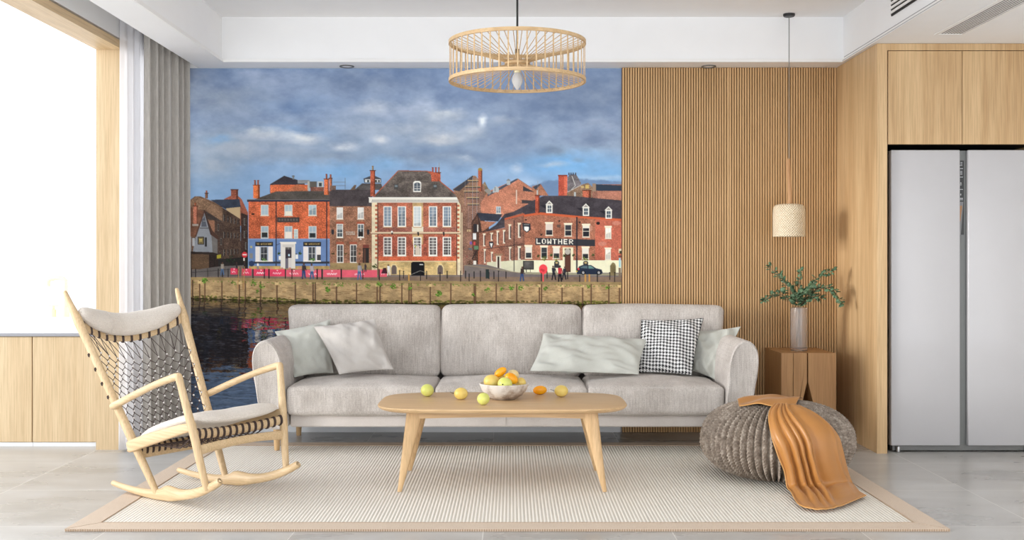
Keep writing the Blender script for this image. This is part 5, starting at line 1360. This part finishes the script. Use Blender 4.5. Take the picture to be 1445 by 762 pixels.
m = MB(); m.grid(G2_); o = m.build('folded_end', 'satin', t, auto=180); sm = o.modifiers.new('thickness', 'SOLIDIFY'); sm.thickness = .003; sm.offset = 1
m = MB(); 
for e in ([r[0] for r in G], G[-1], [r[-1] for r in G]): m.tube([e[i] for i in range(0, len(e), 2)]+[e[-1]], .0024, 6)
m.tube(G2_[-1], .0024, 6); m.tube([r[0] for r in G2_], .0024, 6)
m.build('hem', 'satin_hem', t)

# ================================================================= SIDE TABLE, VASE, BRANCHES
ST = .585; sx0, sx1, sy0, sy1 = 1.733, 2.085, 6.84, 7.29
t = thing('side_table', 'solid oak block side table with a notch cut below a slit', 'table', ((sx0+sx1)/2, (sy0+sy1)/2, 0))
xc = wx(1140, sy0); sl = .006; nw = .062
zt0 = wz(540, sy0)
xg = wx(1119.5, sy0)
m = MB()
m.poly_extrude([(sx0, 0), (xg-.0015, 0), (xg-.0015, ST), (sx0, ST)], sy0, sy1)
m.build('left_block', 'block', t, smooth=False)
m = MB(); m.poly_extrude([(xg+.0015, 0), (xc-.10, 0), (xc-sl, zt0), (xc-sl, ST), (xg+.0015, ST)], sy0+.0, sy1); m.build('middle_block', 'block', t, smooth=False)
m = MB(); m.poly_extrude([(xc+.10, 0), (sx1, 0), (sx1, ST), (xc+sl*.5, ST), (xc+sl*.5, zt0)], sy0, sy1); m.build('right_block', 'block', t, smooth=False)
m = MB(); m.box(xg-.0015, xc+.02, sy1-.08, sy1-.002, .45, ST-.002); m.build('inner_spine', 'groove', t, smooth=False)
vx, vy = wx(1127.5, 7.02), 7.02
m = MB(); H = .285; ro = .0545; ri = .050
m.lathe([(0, .0), (ro-.003, 0), (ro, .003), (ro, .5*H), (ro, H-.002), (ro-.002, H), (ri, H), (ri, .5*H), (ri, .024), (ri-.008, .018), (0, .018)], (vx, vy, ST+.0004), 48, wob=lambda a, z: .008*math.sin(a*16))
v_ = m.build('glass_vase', 'vase', None, origin=(vx, vy, ST)); tag(v_, 'tall clear ribbed glass cylinder vase standing on the oak side table', 'vase')
def branch(label, pts, nleaf, seed, lsz=.02):
    r = random.Random(seed); P_ = [Vector(p) for p in pts]
    # curve
    cur = []
    n = len(P_)
    for i in range(n-1):
        p0 = P_[max(i-1, 0)]; p1 = P_[i]; p2 = P_[i+1]; p3 = P_[min(i+2, n-1)]
        for s in range(6):
            u = s/6; cur.append(.5*((2*p1)+(-p0+p2)*u+(2*p0-5*p1+4*p2-p3)*u*u+(-p0+3*p1-3*p2+p3)*u**3))
    cur.append(P_[-1])
    root = thing('eucalyptus_branch', label, 'branch', tuple(P_[0]), group='eucalyptus branches in the glass vase')
    m = MB(); N = len(cur); m.tube(cur, [.0028*(1-.65*i/N) for i in range(N)], 6)
    lv = MB()
    def leaf(p, d, s):
        d = d.normalized(); sd = d.cross(Vector((0, 0, 1))+Vector((r.uniform(-.6, .6), r.uniform(-.6, .6), 0))).normalized(); nn = sd.cross(d)
        vs = []; rows_ = 5
        w_ = (0, .30, .46, .34, .0)
        base_ = len(lv.v); L_ = []
        for k_, ww_ in enumerate(w_):
            c_ = p+d*s*k_/4+nn*s*.10*math.sin(k_/4*PI)
            L_.append((c_-sd*s*ww_-nn*s*.04, c_+nn*s*.03, c_+sd*s*ww_-nn*s*.04))
        pts_ = [q for tr in L_ for q in tr]; fs = []
        for k_ in range(4):
            for c_ in range(2): fs.append((k_*3+c_, k_*3+c_+1, (k_+1)*3+c_+1, (k_+1)*3+c_))
        lv.add(pts_, fs)
    ks = [i for i in range(N) if i/N > .42]
    for q in range(nleaf):
        f = .36+.64*q/nleaf; i = min(N-2, int(f*N)); p = cur[i].lerp(cur[i+1], r.random()); tdir = (cur[i+1]-cur[i]).normalized()
        a = r.random()*6.28; o_ = Vector((math.cos(a), math.sin(a)*.8, math.sin(a+1)*.9)); dd = (tdir*.7+o_*.8)
        s_ = lsz*(1.15-.45*f)*(.75+.5*r.random())
        tw_ = p+dd.normalized()*r.uniform(.003, .016)
        m.tube([p, tw_], .0008, 4); leaf(tw_, dd, s_*1.8)
    leaf(cur[-1], cur[-1]-cur[-2], lsz*.9)
    m.build('stem', 'stem', root); lf = lv.build('leaves', 'leaf', root, auto=180)
    mo_ = lf.modifiers.new('thickness', 'SOLIDIFY'); mo_.thickness = .0007
    return root
vb = ST+.03; vt = ST+H
def br(label, pix, ys, n, seed, b=(0, 0), lsz=.02):
    pts = [(vx+b[0], vy+b[1], vb), (vx+(wx(pix[0][0], vy)-vx)*.25+b[0]*.2, vy+b[1]*.3, vt-.03)]
    pts += [tuple(un(x, y, Y)) for (x, y), Y in zip(pix, ys)]
    return br_(label, pts, n, seed, lsz)
br_ = branch
br('eucalyptus branch arching low to the far left out of the vase', [(1120, 432), (1110, 420), (1098, 415), (1086, 419), (1079, 424)], [7.02, 7.0, 6.98, 6.96, 6.94], 44, 1, (.02, .01))
br('eucalyptus branch rising steeply to the upper left out of the vase', [(1122, 428), (1116, 412), (1106, 398), (1097, 386), (1085, 377)], [7.03, 7.05, 7.07, 7.09, 7.1], 42, 2, (.01, -.02))
br('short upright eucalyptus branch in the middle of the vase', [(1128, 428), (1129, 412), (1128, 396), (1129, 383)], [7.02, 7.03, 7.05, 7.06], 34, 3, (0, .02))
br('eucalyptus branch rising to the upper right out of the vase', [(1132, 428), (1142, 410), (1151, 396), (1161, 386), (1176, 381)], [7.0, 6.98, 6.97, 6.96, 6.95], 48, 4, (-.02, 0))
br('eucalyptus branch arching far right and drooping at its tip', [(1132, 430), (1143, 415), (1156, 407), (1170, 406), (1180, 414), (1187, 427)], [7.02, 6.98, 6.92, 6.88, 6.86, 6.85], 64, 5, (-.015, .01))
br('bushy eucalyptus branch leaning forward over the vase rim', [(1127, 430), (1124, 422), (1130, 414), (1139, 408)], [6.98, 6.95, 6.92, 6.9], 60, 6, (.0, -.01), .024)
br('short eucalyptus branch spreading right of the vase rim', [(1132, 430), (1140, 422), (1148, 418), (1158, 420)], [7.0, 6.96, 6.94, 6.93], 44, 8, (-.01, -.015), .022)

# ================================================================= SMALL PENDANT
PY = 7.03; pxx = wx(1113.5, PY); zt, zb_ = wz(288, PY), wz(334, PY)
t = thing('pendant_lamp', 'small woven cane bell pendant lamp hanging above the side table', 'pendant lamp', (pxx, PY, zb_))
m = MB(); m.lathe([(0, -.001), (.038, -.001), (.038, -.012), (.034, -.018), (0, -.018)], (pxx, PY, TRAY), 28); m.build('ceiling_rose', 'black', t)
m = MB(); m.tube([(pxx, PY, TRAY-.015), (pxx, PY, wz(228, PY))], .0028, 8); m.build('cord', 'grey_metal', t)
m = MB(); pts = [(-.004, 224, .009), (-.006, 234, .012), (-.003, 246, .011), (.001, 258, .010), (.004, 268, .012), (.006, 279, .012), (.004, 290, .014)]
m.tube([(pxx+a, PY, wz(b, PY)) for a, b, c in pts], [c*1.25 for a, b, c in pts], 12)
m.tube([(pxx-.006, PY-.004, wz(234, PY)), (pxx-.013, PY-.004, wz(240, PY)), (pxx-.008, PY-.004, wz(252, PY))], .005, 8); m.tube([(pxx+.006, PY-.004, wz(260, PY)), (pxx+.012, PY-.006, wz(268, PY)), (pxx+.010, PY, wz(286, PY))], .005, 8)
m.build('branch_stem', 'branch_wood', t)
rr = wx(1136, PY)-pxx; Hs = zt-zb_
m = MB(); m.lathe([(.004, Hs), (rr*.55, Hs), (rr*.80, Hs-.004), (rr*.93, Hs-.016), (rr*.985, Hs-.035), (rr, Hs-.06), (rr, .006), (rr-.001, 0), (rr-.006, 0), (rr-.006, Hs-.06), (rr*.9, Hs-.028), (rr*.75, Hs-.01), (.004, Hs-.006)], (pxx, PY, zb_), 64); m.build('shade', 'cane', t)

# ================================================================= RING PENDANT
CY_ = 5.30; cxx = wx(730, CY_); zb1, zt1 = 2.075, 2.262; Rr = .338
t = thing('ring_pendant', 'large drum pendant of split bamboo with a bare bulb above the coffee table', 'pendant lamp', (cxx, CY_, zb1))
m = MB(); m.lathe([(0, -.001), (.05, -.001), (.05, -.02), (.045, -.026), (0, -.026)], (cxx, CY_, TRAY), 28); m.build('ceiling_rose', 'black', t)
zh = 2.160
m = MB(); m.tube([(cxx, CY_, TRAY-.02), (cxx, CY_, zh+.03)], .0055, 10); m.build('cable', 'black', t)
for z in (zb1, zt1):
    m = MB(); m.lathe([(Rr-.006, -.0085), (Rr+.004, -.0085), (Rr+.004, .0085), (Rr-.006, .0085)], (cxx, CY_, z), 96, close=True); m.build('hoop', 'bamboo', t)
m = MB(); m.lathe([(0, .052), (.012, .05), (.013, .03), (.04, .014), (.062, .006), (.064, -.004), (.05, -.014), (.015, -.018), (0, -.018)], (cxx, CY_, zh), 40); m.build('hub', 'bamboo', t)
m = MB(); m.tube([(cxx, CY_, zh+.052), (cxx, CY_, zh+.072)], .012, 12); m.build('collar', 'black', t)
NS = 48
for i in range(NS):
    a = 2*PI*i/NS; c, s = math.cos(a), math.sin(a); rd = Vector((c, s, 0)); tg = Vector((-s, c, 0)); ctr = Vector((cxx, CY_, 0))
    m = MB(); m.obox(ctr+rd*(Rr-.001)+Vector((0, 0, (zb1+zt1)/2)), rd*.0014, tg*.0032, Vector((0, 0, (zt1-zb1)/2))); m.build('slat', 'bamboo', t, smooth=False)
for i in range(NS):
    a = 2*PI*(i+.5)/NS; c, s = math.cos(a), math.sin(a); rd = Vector((c, s, 0)); ctr = Vector((cxx, CY_, 0))
    for ze, zi in ((zt1, zh+.004), (zb1, zh-.006)):
        m = MB(); m.tube([ctr+rd*(Rr-.004)+Vector((0, 0, ze)), ctr+rd*.04+Vector((0, 0, zi))], .0020, 5); m.build('spoke', 'bamboo', t)
m = MB(); m.lathe([(.014, 0), (.016, -.004), (.016, -.030), (0, -.030)], (cxx, CY_, zh-.016), 20); m.build('socket', 'brass', t)
m = MB(); zb2 = zh-.044
pr = [(.012, 0), (.016, -.006), (.024, -.022), (.0275, -.036), (.026, -.05), (.019, -.066), (.010, -.079), (.004, -.086), (0, -.0875)]
m.lathe(pr+[(max(0, r-.0015), z+.0012) for r, z in pr[::-1]], (cxx, CY_, zb2), 28); b_ = m.build('bulb', 'bulb', t)
m = MB()
for q in range(6):
    a = q*PI/3; m.tube([(cxx+.004*math.cos(a), CY_+.004*math.sin(a), zb2-.004), (cxx+.014*math.cos(a), CY_+.014*math.sin(a), zb2-.03), (cxx+.006*math.cos(a), CY_+.006*math.sin(a), zb2-.068)], .0016, 6)
m.build('filament', 'filament', b_)
# ================================================================= ROCKING CHAIR (local frame: x forward, y to its left, z up)
CH = thing('rocking_chair', 'pale wooden rocking chair with corded net back and cream cushions', 'rocking chair', (-1.562, 5.325, 0), -.585)
def cat(pts, s=6):
    """smooth curve through points; extra components are interpolated too"""
    n = len(pts); out = []
    for i in range(n-1):
        p = [pts[max(i-1, 0)], pts[i], pts[i+1], pts[min(i+2, n-1)]]
        for k in range(s):
            u = k/s; out.append([.5*((2*p[1][c])+(-p[0][c]+p[2][c])*u+(2*p[0][c]-5*p[1][c]+4*p[2][c]-p[3][c])*u*u+(-p[0][c]+3*p[1][c]-3*p[2][c]+p[3][c])*u**3) for c in range(len(p[1]))])
    out.append(list(pts[-1])); return out
def limb(pts, name='rear_post', mat='oak_chair_z', up=None, seg=14, s=6):
    c = cat(pts, s); m = MB(); m.tube([q[:3] for q in c], [(q[3], q[4]) if len(q) > 4 else q[3] for q in c], seg, up=up); return m.build(name, mat, CH, local=True, auto=60)
def post_at(z):
    """rear post centre (u, v) at height z"""
    q = (1.02-z)/.984; return -.607+.554*q, .347-.132*q
for sg in (-1, 1):
    pts = []
    for z, r in ((1.022, .009), (1.0, .0125), (.95, .0155), (.90, .021), (.86, .0235), (.80, .021), (.65, .020), (.467, .0205), (.33, .0215), (.20, .0195), (.10, .017), (.045, .015)):
        u, v = post_at(z); pts.append((u, sg*v, z, r))
    limb(pts, 'rear_post')
    pts = [(.345, sg*.252, .115, .015), (.335, sg*.258, .16, .0165), (.318, sg*.268, .24, .0185), (.295, sg*.282, .36, .0205), (.262, sg*.302, .50, .0185), (.240, sg*.314, .595, .017), (.229, sg*.320, .640, .0175), (.222, sg*.322, .652, .008)]
    limb(pts, 'front_post')
    u, v = post_at(.467)
    pts = [(.236, sg*.320, .636, .012), (.222, sg*.320, .638, .0175), (.19, sg*.319, .631, .018), (.06, sg*.312, .592, .0165), (-.10, sg*.303, .534, .0175), (-.22, sg*.298, .487, .018), (-.285, sg*.297, .462, .0175), (-.303, sg*.297, .456, .009)]
    limb(pts, 'armrest', 'oak_chair')
    # rocker
    pts = [(-.418, sg*.203, .054, .011, .012), (-.40, sg*.204, .050, .0125, .0145), (-.30, sg*.207, .0405, .014, .016), (-.18, sg*.210, .035, .015, .020), (-.08, sg*.213, .0365, .0155, .0245), (-.02, sg*.215, .044, .016, .030),
           (.02, sg*.216, .053, .0165, .0385), (.06, sg*.218, .056, .0165, .036), (.12, sg*.223, .060, .016, .028), (.20, sg*.230, .073, .0155, .0235), (.29, sg*.238, .099, .0155, .022), (.37, sg*.245, .132, .0155, .020), (.425, sg*.249, .160, .015, .018), (.432, sg*.2495, .164, .011, .013)]
    c = cat(pts, 5); m = MB()
    lo = min(q[2]-q[4] for q in c)
    m.tube([(q[0], q[1], q[2]-lo+RZ+.0005) for q in c], [(q[3], q[4]) for q in c], 14, up=(0, 0, 1)); m.build('rocker', 'oak_chair', CH, local=True, auto=60)
    # seat side rail
    c = cat([(-.205, sg*.262, .262, .012, .022), (-.196, sg*.263, .266, .015, .029), (-.10, sg*.268, .298, .0155, .030), (.06, sg*.276, .346, .0155, .028), (.20, sg*.280, .386, .0155, .024), (.290, sg*.281, .408, .015, .020)], 5)
    m = MB(); m.tube([q[:3] for q in c], [(q[3], q[4]) for q in c], 20, up=(0, 0, 1), sq=4); m.build('side_rail', 'oak_chair', CH, local=True, auto=60)
def crossbar(name, f, N, ra, rb, up=(0, 0, 1)):
    m = MB(); m.tube([f(-1+2*i/N) for i in range(N+1)], [(ra(-1+2*i/N), rb(-1+2*i/N)) for i in range(N+1)], 14, up=up); return m.build(name, 'oak_chair', CH, local=True, auto=60)
front = lambda s: Vector((.295-.02*(1-s*s), .278*s, .372-.016*(1-s*s)))
crossbar('front_rail', front, 20, lambda s: .011, lambda s: .022)
crossbar('front_stretcher', lambda s: Vector((.308, .268*s, .296+.013*(1-s*s))), 16, lambda s: .010, lambda s: .024-.004*(1-s*s))
rear = lambda s: Vector((-.170-.015*(1-s*s), .243*s, .238-.004*(1-s*s)))
crossbar('rear_rail', rear, 16, lambda s: .011, lambda s: .034)
# crest: a board that sags and bows back
def crest(s): return Vector((-.538-.055*(1-s*s), .322*s, .888-.098*(1-s*s)))
nrm_up = Vector((-.49, 0, .87))
crossbar('crest_rail', crest, 26, lambda s: .011, lambda s: .046+.004*s*s, up=nrm_up)
# cords wrapped on front rail and rear rail
def wraps(name, f, n, hh, tk, s0=.93, up=Vector((0, 0, 1)), fw=Vector((1, 0, 0)), slant=0):
    m = MB()
    for i in range(n):
        s = -s0+2*s0*i/(n-1); c = f(s); d = (f(s+.01)-f(s-.01)).normalized(); lp = []
        for k in range(13):
            a = 2*PI*k/12; lp.append(c+fw*math.cos(a)*tk+up*math.sin(a)*hh+d*slant*math.sin(a))
        for e in (-.0035, .0035): m.tube([p+d*e for p in lp], .0034, 6, cap=False)
    return m.build(name, 'cord', CH, local=True)
wraps('front_cords', front, 14, .0245, .0145)
wraps('rear_cords', lambda s: rear(s)+Vector((0, 0, .010)), 13, .0265, .0145)
wraps('crest_cords', crest, 12, .051, .0135, .90, nrm_up, Vector((.87, 0, .49)), .006)
# under-seat cords from front to rear
m = MB()
for i in range(13):
    s = -.9+1.8*i/12; a = front(s); b = rear(s); mid = (a+b)/2+Vector((0, 0, -.022))
    m.tube([a+Vector((0, 0, .02)), mid+Vector((.08, 0, .005)), mid-Vector((.08, 0, -.002)), b+Vector((0, 0, .02))], .003, 6)
m.build('seat_cords', 'cord', CH, local=True)
# short cord loops showing on the outside of the rear posts
for sg in (-1, 1):
    for z in (.715, .645, .575, .51):
        u, v = post_at(z); m = MB()
        for e in (0, -.006): m.tube([(u-.0225*math.cos(a)-e*.56, sg*v+sg*.0225*math.sin(a), z+e-.012*math.cos(a)) for a in [-.7+2.3*k/10 for k in range(11)]], .0032, 6)
        m.build('post_cord', 'cord', CH, local=True)
# net
NC, NRW = 11, 11
def net(s, q):
    """s -1..1 across, q 0..1 from crest to seat"""
    s_ = max(-1, min(1, s))
    top = crest(s_*.92)+nrm_up*-.05; bt = rear(s_*.93)+Vector((0, 0, .034))
    z = top.z*(1-q)+bt.z*q; u0, v0 = post_at(z)
    bow = .055*(1-s_*s_)*(1-q)**.8+.012*(1-s_*s_)
    return Vector((u0-bow+.004, s_*(v0-.012)*(.97), z))
m = MB(); kn = MB()
q0, q1 = .19, .90
def node(k, r):   # k in half steps
    return net(-1+2*k/(2*NC), q0+(q1-q0)*r/NRW)
vl = .16*(q1-q0)/NRW
def seg(a, b, sag=0): m.tube([a, b], .0018, 5)
for r in range(NRW+1):
    ks = range(1, 2*NC, 2) if r % 2 == 0 else range(0, 2*NC+1, 2)
    for k in ks:
        c = node(k, r); up_ = c+Vector((-.005, 0, .008)); dn = c-Vector((-.005, 0, .008)); m.tube([up_, dn], .0028, 5)
        kn.ball(c+Vector((.004, 0, .002)), .0048, 7, 5)
        if r < NRW:
            for dk in (-1, 1):
                if 0 <= k+dk <= 2*NC:
                    c2 = node(k+dk, r+1); seg(dn, c2+Vector((-.005, 0, .008)))
for i in range(12):
    s = -.90+1.8*i/11; a = crest(s)-nrm_up*.05+Vector((.006, 0, 0)); kk = (s+1)*NC
    opts = sorted(range(1, 2*NC, 2), key=lambda k: abs(k-kk))[:2]
    for k in opts:
        if abs(k-kk) < 2.2: seg(a, node(k, 0)+Vector((-.005, 0, .008)))
for i in range(13):
    s = -.9+1.8*i/12; b = rear(s)+Vector((0, 0, .02)); kk = (s+1)*NC
    opts = sorted((range(0, 2*NC+1, 2) if NRW % 2 else range(1, 2*NC, 2)), key=lambda k: abs(k-kk))[:2]
    for k in opts:
        if abs(k-kk) < 2.2: seg(b, node(k, NRW)-Vector((-.005, 0, .008)))
nf = len(m.f); m.add(kn.v, kn.f); o = m.build('net', 'cord', CH, local=True, weld=False); o.data.materials.append(MAT['knot'])
for i in range(nf, len(o.data.polygons)): o.data.polygons[i].material_index = 1
# seat cushion
def seatcush():
    m = MB(); n = 34; P1 = []; P2 = []
    for j in range(n+1):
        b = math.sin((-1+2*j/n)*PI/2)
        r1, r2 = [], []
        for i in range(n+1):
            a = math.sin((-1+2*i/n)*PI/2)
            u = .060+.256*a; hw = .236+.022*(a+1)/1
            cr = 1-.10*abs(a)**6
            v = b*hw*cr; u2 = u*(1) - (.03*abs(b)**4 if a > 0 else -.0)*a
            zb_ = .377+.066*a-.020*a*a+.010*b*b-.008*(1-b*b)*(1-a*a)+(.012*a if a > 0 else 0)
            if a > .6: zb_ -= .012*((a-.6)/.4)**2
            e = max(0, 1-abs(a)**3.6)*max(0, 1-abs(b)**3.6); h = .041*e**.42
            w_ = .003*noise.noise(Vector((a*3, b*3, 2)))
            r1.append(Vector((u2, v, zb_+h*1.15+w_))); r2.append(Vector((u2, v, zb_-h*.8)))
        P1.append(r1); P2.append(r2)
    m.grid(P1); m.grid(P2); return m
seatcush().build('seat_cushion', 'boucle', CH, local=True, auto=180)
# head cushion, draped on the crest
def headcush():
    m = MB(); rows = []; N = 40
    for i in range(N+1):
        s = -1+2*i/N; s = math.sin(s*PI/2); c = crest(s*.955)+nrm_up*(.044)+Vector((.034, 0, .0))+Vector((0, 0, .014*(1-s*s)))
        e = max(.0, 1-abs(s)**3.2)**.5; ra = .012+.034*e; rb = .014+.050*e
        if abs(s) > .9999: ra = rb = .002
        d = (crest(min(1, s+.01))-crest(max(-1, s-.01))).normalized(); up = nrm_up; a_ = d.cross(up).normalized(); row = []
        for k in range(24):
            th = 2*PI*k/24; w_ = 1+.05*noise.noise(Vector((s*4, math.cos(th)*1.5, math.sin(th)*1.5)))
            row.append(c+a_*ra*math.cos(th)*w_+up*rb*math.sin(th)*w_)
        rows.append(row)
    m.grid(rows, True); return m
hc = headcush().build('head_cushion', 'boucle', CH, local=True, auto=180)
m = MB(); c = crest(-.42)+nrm_up*.044+Vector((.034, 0, .010)); d = (crest(-.41)-crest(-.43)).normalized(); a_ = d.cross(nrm_up).normalized()
m.tube([c+a_*.0462*math.cos(t_)+nrm_up*.064*math.sin(t_) for t_ in [2*PI*k/24 for k in range(25)]], .0018, 5, cap=False); m.build('cushion_seam', 'boucle', hc, local=True)
